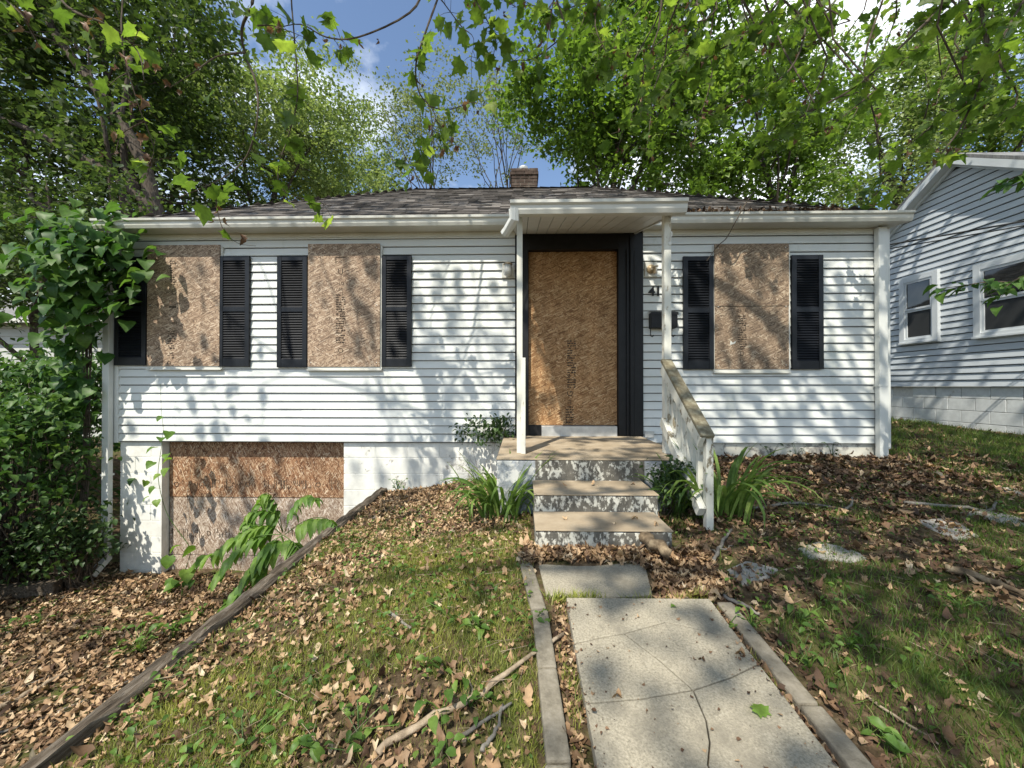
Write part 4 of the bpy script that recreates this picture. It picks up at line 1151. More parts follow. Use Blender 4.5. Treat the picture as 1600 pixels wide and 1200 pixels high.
# ================================================================== NEIGHBOUR HOUSE (right)
NX = 7.4
nh = thing('neighbour_house', (NX + 3.5, 6.7, -0.75), 'pale blue-grey sided house with a gable end and white framed windows', 'house')
NPY = 6.65; NPZ = 3.80; NSL = 0.65; NHALF = 3.6
nz0 = 0.0
MB().add([(NX + 0.02, NPY - NHALF, nz0), (NX + 0.02, NPY + NHALF, nz0), (NX + 0.02, NPY + NHALF, NPZ - NHALF * NSL), (NX + 0.02, NPY, NPZ), (NX + 0.02, NPY - NHALF, NPZ - NHALF * NSL),
          (NX + 8, NPY - NHALF, nz0), (NX + 8, NPY + NHALF, nz0), (NX + 8, NPY + NHALF, NPZ - NHALF * NSL), (NX + 8, NPY, NPZ), (NX + 8, NPY - NHALF, NPZ - NHALF * NSL)],
         [(0, 1, 2, 3, 4), (9, 8, 7, 6, 5), (0, 4, 9, 5), (1, 6, 7, 2), (0, 5, 6, 1)]).build('wall_core', SHADOWGAP, nh)
nwall = MB().box(NX + 0.008, NX + 0.019, NPY - NHALF, NPY + NHALF, nz0, nz0 + 1.4).build('side_wall', SHADOWGAP, nh)
nlap = 0.112; nk = int((NPZ - nz0) / nlap)
for k in range(nk):
    zb = nz0 + k * nlap
    def half(z): return min(NHALF, (NPZ - z) / NSL)
    prof = [(0.0, nlap - 0.012), (0.003, nlap - 0.012), (0.021, 0.005), (0.019, 0.0), (0.0, 0.0)]
    vs = []
    for s in (-1, 1):
        for o, z in prof:
            vs.append((NX - o, NPY + s * half(zb + z), zb + z))
    n = 5
    fs = [(i, (i + 1) % n, n + (i + 1) % n, n + i) for i in range(n)] + [tuple(range(n))[::-1], tuple(range(n, 2 * n))]
    MB().add(vs, [f[::-1] for f in fs]).build('siding_board', NVINYL, nwall)
for s in (-1, 1):
    # rake trim and roof slope
    e = (NX - 0.22, NPY + s * (NHALF + 0.35), NPZ - (NHALF + 0.35) * NSL); p = (NX - 0.22, NPY, NPZ)
    up = Vector((0, 0, 1))
    zz = lambda y: NPZ - abs(y - NPY) * NSL
    ya, yb = NPY + s * (NHALF + 0.35), NPY
    def slab(x0, x1, o0, o1, name, mat):
        vs = [(x0, ya, zz(ya) + o0), (x1, ya, zz(ya) + o0), (x1, yb, zz(yb) + o0), (x0, yb, zz(yb) + o0), (x0, ya, zz(ya) + o1), (x1, ya, zz(ya) + o1), (x1, yb, zz(yb) + o1), (x0, yb, zz(yb) + o1)]
        return MB().add(vs, [(0, 3, 2, 1), (4, 5, 6, 7), (0, 1, 5, 4), (1, 2, 6, 5), (2, 3, 7, 6), (3, 0, 4, 7)]).build(name, mat, nh)
    slab(NX - 0.20, NX + 8.2, 0.105, 0.16, 'roof', GREYROOF)
    slab(NX - 0.20, NX - 0.175, -0.02, 0.102, 'rake_board', NTRIM)
    slab(NX - 0.174, NX - 0.02, -0.018, 0.0, 'rake_soffit', NTRIM)
    slab(NX - 0.06, NX - 0.0205, -0.075, -0.021, 'rake_frieze', NTRIM)
nfd = MB().box(NX + 0.05, NX + 7.9, NPY - NHALF + 0.02, NPY + NHALF - 0.02, -1.3, nz0 - 0.002).build('foundation', MORTAR, nh)
r = 0; z = nz0 - 0.006
while z > -1.0:
    y = NPY - NHALF - (0.2 if r % 2 else 0)
    while y < NPY + NHALF:
        a, c = max(y, NPY - NHALF), min(y + 0.4, NPY + NHALF)
        vent = (r == 0 and 7.6 < a + 0.2 < 8.05)
        if c - a > 0.04 and not vent:
            MB().box(NX + 0.03 + random.uniform(-.002, .002), NX + 0.2, a + 0.004, c - 0.004, z - 0.192, z).build('concrete_block', NBLOCK, nfd, bevel=0.004)
        y += 0.4
    z -= 0.2; r += 1
MB().box(NX + 0.1, NX + 0.12, 7.5, 8.1, -0.2, -0.008).build('vent', BLACK, nh)
def nwindow(px0, px1, pyt, pyb):
    a = ptx(px0, (pyt + pyb) / 2, NX - 0.02); c = ptx(px1, (pyt + pyb) / 2, NX - 0.02)
    y1, y0 = a[1], c[1]
    z1 = ptx(px0, pyt, NX - 0.02)[2]; z0 = ptx(px0, pyb, NX - 0.02)[2]
    t = 0.10
    w = MB().box(NX - 0.065, NX - 0.005, y0, y0 + t, z0, z1).box(NX - 0.065, NX - 0.005, y1 - t, y1, z0, z1).box(NX - 0.064, NX - 0.005, y0 + t, y1 - t, z1 - t, z1).box(NX - 0.064, NX - 0.005, y0 + t, y1 - t, z0, z0 + t)
    wo = w.build('window_frame', NTRIM, nh, bevel=0.004)
    MB().box(NX - 0.085, NX - 0.0655, y0 - 0.01, y1 + 0.01, z0 + 0.01, z0 + 0.045).build('sill', NTRIM, wo, bevel=0.003)
    zm = (z0 + z1) / 2; f = 0.035
    for za, zc, off in ((zm, z1 - t, 0.0), (z0 + t, zm, 0.012)):
        s = MB().box(NX - 0.054 + off, NX - 0.021 + off, y0 + t + .001, y0 + t + f, za, zc).box(NX - 0.054 + off, NX - 0.021 + off, y1 - t - f, y1 - t - .001, za, zc)
        s.box(NX - 0.054 + off, NX - 0.021 + off, y0 + t + f, y1 - t - f, zc - f, zc - .001).box(NX - 0.054 + off, NX - 0.021 + off, y0 + t + f, y1 - t - f, za + .001, za + f)
        s.build('sash', NTRIM, wo)
        MB().box(NX - 0.040 + off, NX - 0.037 + off, y0 + t + f, y1 - t - f, za + f, zc - f).build('pane', GLASS if off == 0 else SCREEN, wo)
nwindow(1408, 1469, 437, 540)
nwindow(1524, 1640, 415, 531)

# low building seen past the left corner
OUTW = mat_noise('outbuilding_siding', [(0.3, (0.36, 0.37, 0.34)), (0.7, (0.46, 0.47, 0.44))], 2, 0.6, (1, 1, 2), 5)  # white wall darkened: the shade it stands in is part of the colour
lb = thing('outbuilding', (-11.5, 11.5, -1.2), 'low white sided building with a grey roof behind the left shrubs', 'building')
LY = 9.2
lz = float(pt(100, 500, LY)[2])
MB().box(-17, -8.6, LY + 0.02, LY + 6, -1.5, lz).build('wall_core', OUTW, lb)
for k in range(16):
    zb = lz - 0.02 - (k + 1) * 0.19
    lap_board(-17, -8.6, zb, 0.19, LY + 0.02, OUTW, lb)
MB().add([(-17.3, LY - 0.35, lz - 0.02), (-8.3, LY - 0.35, lz - 0.02), (-8.3, LY + 3, lz + 1.3), (-17.3, LY + 3, lz + 1.3), (-8.3, LY + 6.3, lz - 0.02), (-17.3, LY + 6.3, lz - 0.02)], [(0, 1, 2, 3), (3, 2, 4, 5), (1, 4, 2), (5, 0, 3)]).build('roof', GREYROOF, lb)
MB().box(-17.3, -8.3, LY - 0.37, LY - 0.351, lz - 0.12, lz - 0.02).build('fascia', TRIM, lb)

# service cables between the houses
for i, (z0, z1, rr) in enumerate(((1.80, 3.05, 0.011), (1.74, 2.98, 0.008))):
    a = np.array([XR + 0.05, 6.3, z0 + 0.25]); c = np.array([9.5, 1.2, z1 + 0.35])
    c = ptx(1600, 338 + i * 7, 6.3); d = c - a; c = a + d * 2.2
    pts = wobble(a, c, 12, 0.0, 0.012)
    o = MB().tube(pts, rr, 6).build('service_cable', CABLE)
    tag(o, ['thick black service cable strung past the neighbouring gable wall', 'thin black service cable strung just under a thicker one'][i], 'cable')

# ================================================================== TREES BEHIND
def rand_dir(n):
    v = rng.normal(0, 1, (n, 3)); return v / np.linalg.norm(v, axis=1)[:, None]

def tree(name, label, base, centre, rad, n_clump, per, size, leafmat, trunk_r, group=None, clump_r=0.8, lean_pts=None, nlimb=8, bark=BARK, flat=0.6, core=0.45, tilt=-0.35):
    bx_, by_ = base
    z0 = float(gh(bx_, by_)) - 0.15
    root = thing(name, (bx_, by_, z0), label, 'tree', group)
    c = np.array(centre, float); rad = np.array(rad, float)
    top = c + np.array([0, 0, rad[2] * 0.75])
    tp = wobble((bx_, by_, z0), top, 12, 0.018)
    mb = MB()
    rr = [trunk_r * (1 - 0.86 * (i / 12) ** 0.8) for i in range(13)]
    rr[0] *= 1.35
    mb.tube(tp, rr, 9)
    nodes = [(p, rr[i]) for i, p in enumerate(tp) if i > 3]
    for k in range(nlimb):
        i = int(rng.integers(3, 10)); st = tp[i]
        d = rand_dir(1)[0]; d[2] = abs(d[2]) * 0.8 - 0.15
        en = c + d * rad * rng.uniform(0.6, 0.85)
        lp = wobble(st, en, 8, 0.035, -0.04)
        r0 = rr[i] * rng.uniform(0.45, 0.65)
        lr = [r0 * (1 - 0.85 * j / 8) + 0.006 for j in range(9)]
        mb.tube(lp, lr, 7)
        nodes += [(p, lr[j]) for j, p in enumerate(lp) if j > 1]
    mb.build('trunk', bark, root, smooth=True)
    NP = np.array([p for p, _ in nodes]); NR = np.array([r for _, r in nodes])
    d = rand_dir(n_clump); r = rng.uniform(core ** 2.2, 1, n_clump) ** (1 / 2.2)
    # uneven outline
    lump = 1 + 0.22 * np.sin(3.1 * d[:, 0] + 5 * d[:, 2] + bx_) + 0.12 * np.sin(7 * d[:, 1] - 4 * d[:, 2])
    cc = c + d * rad * (r * lump)[:, None]
    tw = MB()
    for p in cc:
        j = int(np.argmin(np.sum((NP - p) ** 2, 1)))
        w = wobble(NP[j], p, 4, 0.05, -0.05)
        q = min(NR[j] * 0.5, 0.05)
        tw.tube(w, [q, q * 0.75, q * 0.5, q * 0.35, 0.006], 4, cap=False)
    o = tw.build('branches', bark, root); o['kind'] = 'stuff'
    N = n_clump * per
    ci = np.repeat(np.arange(n_clump), per)
    cr = clump_r * rng.uniform(0.6, 1.3, n_clump)
    g = rng.normal(0, 0.5, (N, 3)) * np.array([1, 1, flat]) * cr[ci][:, None]
    pos = cc[ci] + g
    R = rots(rng.uniform(0, 6.283, N), rng.normal(tilt, 0.45, N), rng.normal(0, 0.5, N))
    sc = size * rng.uniform(0.65, 1.3, N)
    V, Tt = batch(QUADL, pos, R, sc)
    o = bpy.data.objects.new('crown', mesh_np('crown', V - world_loc(root), Tt, [leafmat])); link(o, root); o['kind'] = 'stuff'
    return root

def at(px, Y): return float(pt(px, 600, Y)[0]), Y
G_BACK = 'trees behind the house'
tree('shade_tree', 'big dark shade tree with leaning limbs behind the vine-covered corner', at(246, 10.9), pt(150, 175, 12.6), (5.2, 4.0, 4.9), 210, 110, 0.21, L_DARK, 0.30, G_BACK, 0.95, nlimb=11, core=0.35)
tree('shade_tree', 'tall dark tree standing between the leaning shade tree and the pale green tree', at(255, 16), pt(245, 60, 16), (2.9, 2.6, 3.8), 95, 110, 0.21, L_DARK, 0.26, G_BACK, 0.95)
tree('pale_tree', 'full pale green tree left of the feathery ash trees', at(440, 17.5), pt(448, 220, 17.5), (3.9, 3.4, 3.7), 190, 120, 0.17, L_LIGHT, 0.26, G_BACK, 0.9)
tree('pale_tree', 'low pale green tree peeking over the left slope of the roof', at(560, 24), pt(545, 275, 24), (3.6, 3, 3.0), 70, 110, 0.20, L_LIGHT, 0.2, G_BACK, 0.9)
tree('ash_tree', 'feathery thin-leaved ash tree leaning, left of the chimney', at(700, 22), pt(655, 190, 22), (3.4, 2.5, 3.8), 110, 42, 0.17, L_ASH, 0.13, G_BACK, 0.75, nlimb=12, core=0.2)
tree('ash_tree', 'sparse ash tree with bare lower stems directly behind the chimney', at(800, 23), pt(775, 185, 23), (2.7, 2.3, 4.0), 80, 38, 0.17, L_ASH, 0.12, G_BACK, 0.75, nlimb=11, core=0.2)
tree('maple_tree', 'large bright green maple right of the chimney', at(965, 15), pt(985, 150, 15), (4.3, 3.6, 4.4), 230, 120, 0.215, L_MAPLE, 0.24, G_BACK, 0.8, nlimb=11)
tree('maple_tree', 'dense green maple between the large maple and the neighbouring gable', at(1200, 17), pt(1185, 205, 17), (3.8, 3.4, 3.9), 150, 110, 0.215, L_MAPLE, 0.22, G_BACK, 0.85, nlimb=10)
tree('pale_tree', 'broad tree directly behind the neighbouring gable roof', at(1400, 20), pt(1385, 215, 20), (4.6, 4, 5.2), 170, 110, 0.19, L_LIGHT, 0.25, G_BACK, 0.95, nlimb=10)
tree('shade_tree', 'tall tree rising past the peak of the neighbouring gable', at(1560, 19), pt(1560, 130, 19), (4.5, 4, 5.6), 150, 110, 0.215, L_MAPLE, 0.25, G_BACK, 0.95, nlimb=10)
tree('shade_tree', 'short dark tree crowding the outbuilding beside the vine', at(75, 7.4), pt(70, 385, 7.0), (2.1, 1.5, 1.7), 105, 110, 0.10, L_DARK, 0.11, None, 0.5, nlimb=8)
tree('shade_tree', 'dark tree farther back, over the roof of the outbuilding', at(20, 15), pt(30, 300, 15), (4.5, 3.5, 4.5), 120, 110, 0.21, L_DARK, 0.24, None, 0.95)

big = bpy.data.objects['shade_tree']
for pp, r0 in (([(243, 330), (225, 255), (190, 190), (135, 118), (90, 60), (60, 0)], 0.20), ([(240, 325), (180, 275), (110, 235), (30, 195), (-30, 175)], 0.15), ([(215, 300), (195, 265), (190, 180), (205, 90)], 0.10)):
    fine = []
    P_ = [pt(x, y, 10.8) for x, y in pp]
    for a, c in zip(P_[:-1], P_[1:]):
        fine += [a + (c - a) * t for t in (0, .33, .66)]
    fine.append(P_[-1])
    if pp[0][0] > 230: fine = [np.array([P_[0][0] + 0.1, 10.9, float(gh(P_[0][0], 10.9)) - 0.1])] + fine
    MB().tube(fine, [r0 * (1 - 0.6 * i / len(fine)) for i in range(len(fine))], 8).build('limb', BARK, big, smooth=True)

# ================================================================== SYCAMORE OVER THE YARD
syc = thing('sycamore_tree', (5.6, -2.2, float(gh(5.6, -2.2)) - 0.1), 'sycamore whose drooping leafy branches hang in front of the house and sky', 'tree')
sb_ = np.array([5.6, -2.2, float(gh(5.6, -2.2)) - 0.1]); fork = np.array([5.0, -1.6, 3.6])
mb = MB()
tp = wobble(sb_, fork, 8, 0.015)
mb.tube(tp, [0.34, 0.27, 0.25, 0.24, 0.235, 0.23, 0.225, 0.22, 0.20], 12)
limb_nodes = []
ENDS = [(-4.2, 1.6, 4.9), (-0.8, 3.5, 5.0), (2.3, 4.6, 5.7), (5.4, 5.2, 6.6), (0.2, -3.2, 7.4), (-4.4, -2.4, 7.2), (8.2, 3.0, 7.0), (1.5, 1.0, 7.2), (-2.2, -0.2, 6.6), (4.5, 2.0, 7.8), (-5.5, -4.8, 9.0), (-1.5, -6.2, 10.0), (2.5, -6.0, 10.5), (6.5, -4.5, 10.0)]
for en in ENDS:
    lp = wobble(fork, en, 12, 0.03, -0.09)
    lr = [0.13 * (1 - j / 12) ** 1.5 + 0.014 for j in range(13)]
    mb.tube(lp, lr, 8)
    limb_nodes += lp[2:]
mb.build('trunk', PALEBARK, syc, smooth=True)
LN = np.array(limb_nodes)

leafP, leafR, leafS = [], [], []
dryP = []
def leaf_cluster(p, n, spread, s0, s1, tw=None):
    for _ in range(n):
        q = np.array(p) + rng.normal(0, spread, 3) * np.array([1, 1, 0.7])
        if tw is not None:
            tw.tube([p, (np.array(p) + q) / 2 + np.array([0, 0, 0.01]), q], [0.0022, 0.0018, 0.0014], 3, cap=False)
        leafP.append(q); leafS.append(rng.uniform(s0, s1))
        leafR.append((rng.uniform(0, 6.283), rng.normal(-0.75, 0.4), rng.normal(0, 0.45)))

HANG = [
 (2.6, [(430, -150), (400, -40), (394, 5), (378, 45), (383, 85), (400, 130), (402, 185), (385, 245), (345, 280), (280, 308)], 0.012, 0.25),
 (2.6, [(383, 82), (340, 88), (300, 115), (265, 137)], 0.007, 0.5),
 (2.62, [(335, 287), (340, 330), (350, 360), (372, 380), (400, 384)], 0.004, 1.2),
 (3.0, [(470, -130), (455, -30), (460, 60), (465, 150), (450, 215), (435, 260), (445, 300), (520, 322)], 0.007, 0.75),
 (2.7, [(402, 40), (425, 40), (450, 48), (480, 60)], 0.005, 1.1),
 (3.0, [(740, -140), (670, -30), (640, 20), (560, 58), (510, 58), (470, 38), (430, 45)], 0.011, 0.75),
 (3.1, [(720, -120), (690, -20), (665, 50), (650, 100), (655, 145), (680, 180), (665, 230), (640, 270)], 0.010, 0.85),
 (3.1, [(668, 165), (700, 172), (740, 160), (765, 170)], 0.005, 1.0),
 (3.1, [(680, 185), (700, 215), (712, 235)], 0.004, 1.3),
 (3.3, [(720, -100), (735, -20), (760, 30), (775, 60), (770, 90)], 0.008, 1.8),
 (3.3, [(690, 0), (720, 40), (740, 60), (735, 95)], 0.005, 1.7),
 (3.4, [(890, -120), (870, -30), (862, 20), (852, 90)], 0.010, 0.5),
 (3.4, [(862, 15), (830, 8), (800, 12)], 0.005, 1.3),
 (3.5, [(960, -120), (940, -20), (930, 40), (950, 90), (940, 120)], 0.008, 2.4),
 (3.5, [(905, -60), (915, 10), (905, 50)], 0.006, 2.0),
 (3.7, [(1270, -120), (1230, -20), (1180, 45), (1120, 80), (1060, 120), (1030, 160)], 0.014, 1.8),
 (4.0, [(1300, -120), (1270, -20), (1250, 80), (1210, 130), (1130, 170), (1090, 180)], 0.013, 1.5),
 (4.0, [(1560, -100), (1500, -20), (1400, 80), (1330, 140), (1240, 190), (1190, 240)], 0.017, 1.5),
 (3.7, [(1540, -100), (1530, -20), (1540, 60), (1535, 120), (1500, 200), (1470, 240)], 0.020, 1.4),
 (4.6, [(1400, -120), (1385, -20), (1350, 100), (1370, 200), (1375, 280), (1365, 315)], 0.015, 1.2),
 (3.2, [(1640, -120), (1610, -20), (1560, 80), (1590, 150), (1560, 200)], 0.012, 1.7),
 (1.7, [(-120, -190), (-70, -90), (0, -10), (40, 30), (60, 70)], 0.006, 0.9),
 (1.7, [(20, -170), (60, -60), (105, 10), (170, 40), (215, 80), (225, 125)], 0.007, 1.0),
 (2.1, [(230, -190), (200, -60), (190, 60), (215, 160), (240, 230), (230, 260)], 0.005, 0.9),
 (2.1, [(225, 190), (190, 210), (180, 245)], 0.004, 1.2),
]
tw = MB(); hang_start = []
def px_branch(Y, pp, r0, dens, join=True):
    pts = [pt(x, y, Y + 0.05 * math.sin(i * 1.9)) for i, (x, y) in enumerate(pp)]
    # smooth
    P_ = [np.array(p) for p in pts]
    fine = []
    for i in range(len(P_) - 1):
        p0 = P_[max(i - 1, 0)]; p1 = P_[i]; p2 = P_[i + 1]; p3 = P_[min(i + 2, len(P_) - 1)]
        for t in (0, 0.25, 0.5, 0.75):
            fine.append(0.5 * (2 * p1 + (p2 - p0) * t + (2 * p0 - 5 * p1 + 4 * p2 - p3) * t * t + (3 * p1 - p0 - 3 * p2 + p3) * t ** 3))
    fine.append(P_[-1])
    n = len(fine)
    tw.tube(fine, [r0 * (1 - 0.75 * i / (n - 1)) for i in range(n)], 6)
    if join and pp[0][1] < -20:
        j = int(np.argmin(np.sum((LN - fine[0]) ** 2, 1)))
        tw.tube(wobble(LN[j], fine[0], 6, 0.03, -0.05), [r0 * 1.8, r0 * 1.6, r0 * 1.5, r0 * 1.4, r0 * 1.2, r0 * 1.1, r0], 6)
    L = sum(np.linalg.norm(fine[i + 1] - fine[i]) for i in range(n - 1))
    k = max(1, int(L * dens * 5.5))
    for _ in range(k):
        t = rng.uniform(0.1, 1.0) if pp[0][1] > -20 else rng.uniform(0.25, 1.0)
        p = fine[min(int(t * (n - 1)), n - 1)]
        leaf_cluster(p, int(rng.integers(1, 5)), 0.055 + 0.02 * Y / 3, *((0.085, 0.165) if Y > 2.4 else (0.05, 0.10)), tw)
    if rng.random() < 0.8:
        for _ in range(3 + k // 3):
            dryP.append(fine[int(rng.integers(n // 3, n))] + rng.normal(0, 0.04, 3))
for Y, pp, r0, dens in HANG:
    px_branch(Y, pp, r0, dens)
for k in range(46):       # the thicker drapery of twigs over the right half
    x0 = rng.uniform(880, 1640); y0 = rng.uniform(-60, 170)
    Y = rng.uniform(3.6, 6.2)
    ylim = 300 - max(0, (1080 - x0)) * 0.9 - (0 if x0 < 1430 else 60)
    L = rng.uniform(60, 150); an = rng.uniform(1.7, 2.9)
    pp = [(x0, y0)]
    for s in range(3):
        an += rng.normal(0, 0.25)
        nxt = (pp[-1][0] + math.cos(an) * L / 3, min(pp[-1][1] + math.sin(an) * L / 3, ylim))
        pp.append(nxt)
    a = pt(x0, y0, Y)
    j = int(np.argmin(np.sum((LN - a) ** 2, 1)))
    tw.tube(wobble(LN[j], a, 5, 0.04, -0.04), [0.02, 0.016, 0.013, 0.011, 0.009, 0.008], 5)
    px_branch(Y, pp, 0.008, rng.uniform(0.9, 1.9), False)
# canopy overhead that shades yard and house
ncl = 0
while ncl < 330:
    p = np.array([rng.uniform(-6.5, 9), rng.uniform(-6.5, 4.2), rng.uniform(4.4, 7.8)])
    if p[2] < 1.12 * p[1] + 0.7: continue
    w = np.interp(p[0], [-6.5, -4.5, -1.2, 0.2, 9], [0.5, 0.45, 0.55, 0.95, 1.0])
    if p[1] < 0.2: w = np.interp(p[0], [-6.5, -4.6, -3.8, -2.4, -1.7, -0.2, 0.2, 9], [0.20, 0.18, 0.12, 0.16, 0.6, 1.0, 1.0, 1.0])
    if rng.random() > w: continue
    ncl += 1
    p = p + rng.uniform(0.3, 3.2) * np.array([-0.46, -1.0, 1.515])
    j = int(np.argmin(np.sum((LN - p) ** 2, 1)))
    tw.tube(wobble(LN[j], p, 4, 0.04, -0.03), [0.014, 0.011, 0.008, 0.006, 0.004], 4, cap=False)
    n = 30
    g = rng.normal(0, 0.40, (n, 3)) * np.array([1, 1, 0.6])
    for i in range(n):
        q = p + g[i]
        if q[2] < 1.08 * q[1] + 0.3: continue
        leafP.append(q); leafS.append(rng.uniform(0.10, 0.19))
        leafR.append((rng.uniform(0, 6.283), rng.normal(-0.4, 0.4), rng.normal(0, 0.4)))
o = tw.build('branches', TWIG, syc); o['kind'] = 'stuff'
LR = np.array(leafR)
foliage(syc, 'leaf', 'crown', SYC, np.array(leafP), rots(LR[:, 0], LR[:, 1], LR[:, 2]), np.array(leafS), L_SYC, 300)
nd = len(dryP)
V, Tt = batch(LIT[:4], np.array(dryP), rots(rng.uniform(0, 6.28, nd), rng.normal(-1.2, 0.3, nd), rng.normal(0, 0.5, nd)), rng.uniform(0.04, 0.08, nd))
o = bpy.data.objects.new('dry_leaves', mesh_np('dry_leaves', V - world_loc(syc), Tt, [L_DRY])); link(o, syc); o['kind'] = 'stuff'

# ================================================================== PLANTS
def sm(pts, k=4):
    P_ = [np.array(p, float) for p in pts]; fine = []
    for i in range(len(P_) - 1):
        p0 = P_[max(i - 1, 0)]; p1 = P_[i]; p2 = P_[i + 1]; p3 = P_[min(i + 2, len(P_) - 1)]
        for s in range(k):
            t = s / k
            fine.append(0.5 * (2 * p1 + (p2 - p0) * t + (2 * p0 - 5 * p1 + 4 * p2 - p3) * t * t + (3 * p1 - p0 - 3 * p2 + p3) * t ** 3))
    fine.append(P_[-1]); return fine

# climbing vine on the left corner
vb = np.array([XL - 0.25, YF - 0.2, float(gh(XL - 0.25, YF - 0.2))])
vine = thing('climbing_vine', vb, 'heart-leaved vine swallowing the left corner, gutter and first shutter', 'vine')
st = MB(); vp = []
for k in range(6):
    x1 = XL + rng.uniform(-0.55, 0.45); z1 = rng.uniform(0.9, 1.95)
    pts = sm([vb + rng.normal(0, 0.04, 3) * np.array([1, 1, 0]), (XL - 0.27 + rng.normal(0, 0.03), YF - 0.12, -1.2), (XL - 0.25 + rng.normal(0, 0.03), YF - 0.12, -0.1), (XL - 0.2 + rng.normal(0, 0.04), YF - 0.14, 0.8), (x1, YF - 0.3 - rng.uniform(0, 0.25), z1)])
    st.tube(pts, [0.012 * (1 - 0.6 * i / len(pts)) for i in range(len(pts))], 5)
o = st.build('stems', TWIG, vine); o['kind'] = 'stuff'
N = 640
cz = np.concatenate([rng.normal(1.45, 0.36, 500), rng.uniform(-0.4, 1.2, 140)])
wd = np.interp(cz, [-0.6, 0.5, 1.0, 1.6, 2.1], [0.06, 0.13, 0.28, 0.36, 0.26])
cxv = XL + np.interp(cz, [-0.6, 0.5, 0.9, 1.5], [-0.30, -0.24, -0.10, -0.06]) + rng.normal(0, 1, N) * wd
cyv = YF - 0.16 - np.abs(rng.normal(0, 0.16, N)) * np.interp(cz, [-0.6, 1.4], [0.5, 1.6])
ok = (cz < 2.15)
pos = np.stack([cxv, cyv, cz], 1)[ok]; n = len(pos)
foliage(vine, 'leaf', 'foliage', HEART, pos, rots(rng.uniform(2.2, 4.1, n), rng.normal(-0.85, 0.3, n), rng.normal(0, 0.3, n)), rng.uniform(0.09, 0.19, n), L_VINE, 200)

# big shrub left of the driveway
def shrub(name, label, base, centre, rad, ncl, per, size, mat, templates, nsingle, clump=0.22, sr=1.0, cat='shrub', group=None, tilt=-0.5, ymin=None):
    b_ = np.array([base[0], base[1], float(gh(base[0], base[1]))])
    root = thing(name, b_, label, cat, group)
    c = np.array(centre); rad = np.array(rad)
    d = rand_dir(ncl); d[:, 2] = np.where(d[:, 2] < -0.5, -d[:, 2], d[:, 2])
    lump = 1 + 0.18 * np.sin(4 * d[:, 0] + 6 * d[:, 2])
    cc = c + d * rad * (rng.uniform(0.2, 1, ncl) ** 0.45 * lump)[:, None]
    gz_ = gh(cc[:, 0], cc[:, 1]); cc[:, 2] = np.maximum(cc[:, 2], gz_ + 0.08)
    st = MB()
    for p in (cc if sr == 1.0 else cc[:7]):
        q = b_ + rng.normal(0, 0.08, 3) * np.array([rad[0], rad[1], 0]) * 2
        q[2] = float(gh(q[0], q[1]))
        st.tube(wobble(q, p, 5, 0.05, -0.06), [0.010 * sr, 0.009 * sr, 0.007 * sr, 0.005 * sr, 0.004 * sr, 0.002 * sr], 4, cap=False)
    o = st.build('stems', TWIG, root); o['kind'] = 'stuff'
    N = ncl * per; ci = np.repeat(np.arange(ncl), per)
    pos = cc[ci] + rng.normal(0, 0.6, (N, 3)) * clump * np.array([1, 1, 0.7])
    if ymin is not None: pos = pos[pos[:, 1] < ymin]
    N = len(pos)
    R = rots(rng.uniform(0, 6.283, N), rng.normal(tilt, 0.4, N), rng.normal(0, 0.4, N))
    foliage(root, 'leaf', 'foliage', templates, pos, R, size * rng.uniform(0.6, 1.3, N), mat, nsingle)
    return root
shrub('overgrown_shrub', 'big overgrown leafy shrub spilling beside the driveway and left downspout', (-5.9, 4.3), (-5.85, 4.25, -1.0), (0.85, 0.75, 1.0), 150, 22, 0.10, L_BUSH, OVAL, 220, 0.22)
shrub('overgrown_shrub', 'leafy shrub against the outbuilding side of the driveway bank', (-7.3, 5.6), (-7.0, 5.5, -0.35), (1.2, 0.9, 1.0), 150, 22, 0.11, L_BUSH, OVAL, 60, 0.26)
shrub('overgrown_shrub', 'dark low shrub covering the foot of the left downspout', (-5.1, 4.35), (-5.2, 4.25, -1.85), (0.5, 0.35, 0.5), 60, 22, 0.07, L_SHRUB, OVAL, 80, 0.14)
shrub('overgrown_shrub', 'low dark shrub at the bank edge beside a half buried timber', (-5.9, 3.5), (-5.9, 3.5, -1.85), (0.8, 0.5, 0.55), 80, 22, 0.075, L_SHRUB, OVAL, 80, 0.17)
shrub('small_shrub', 'small dark shrub growing against the siding left of the stoop', (-0.42, 4.52), (-0.38, 4.53, -0.54), (0.30, 0.07, 0.20), 30, 16, 0.055, L_SHRUB, OVAL, 80, 0.11, ymin=YF - 0.03, sr=0.22)
shrub('small_shrub', 'small dark bushy shrub behind the stair railing, beside the steps', (1.16, 3.05), (1.17, 3.0, -0.76), (0.14, 0.15, 0.17), 26, 16, 0.045, L_SHRUB, OVAL, 60, 0.09, sr=0.5)
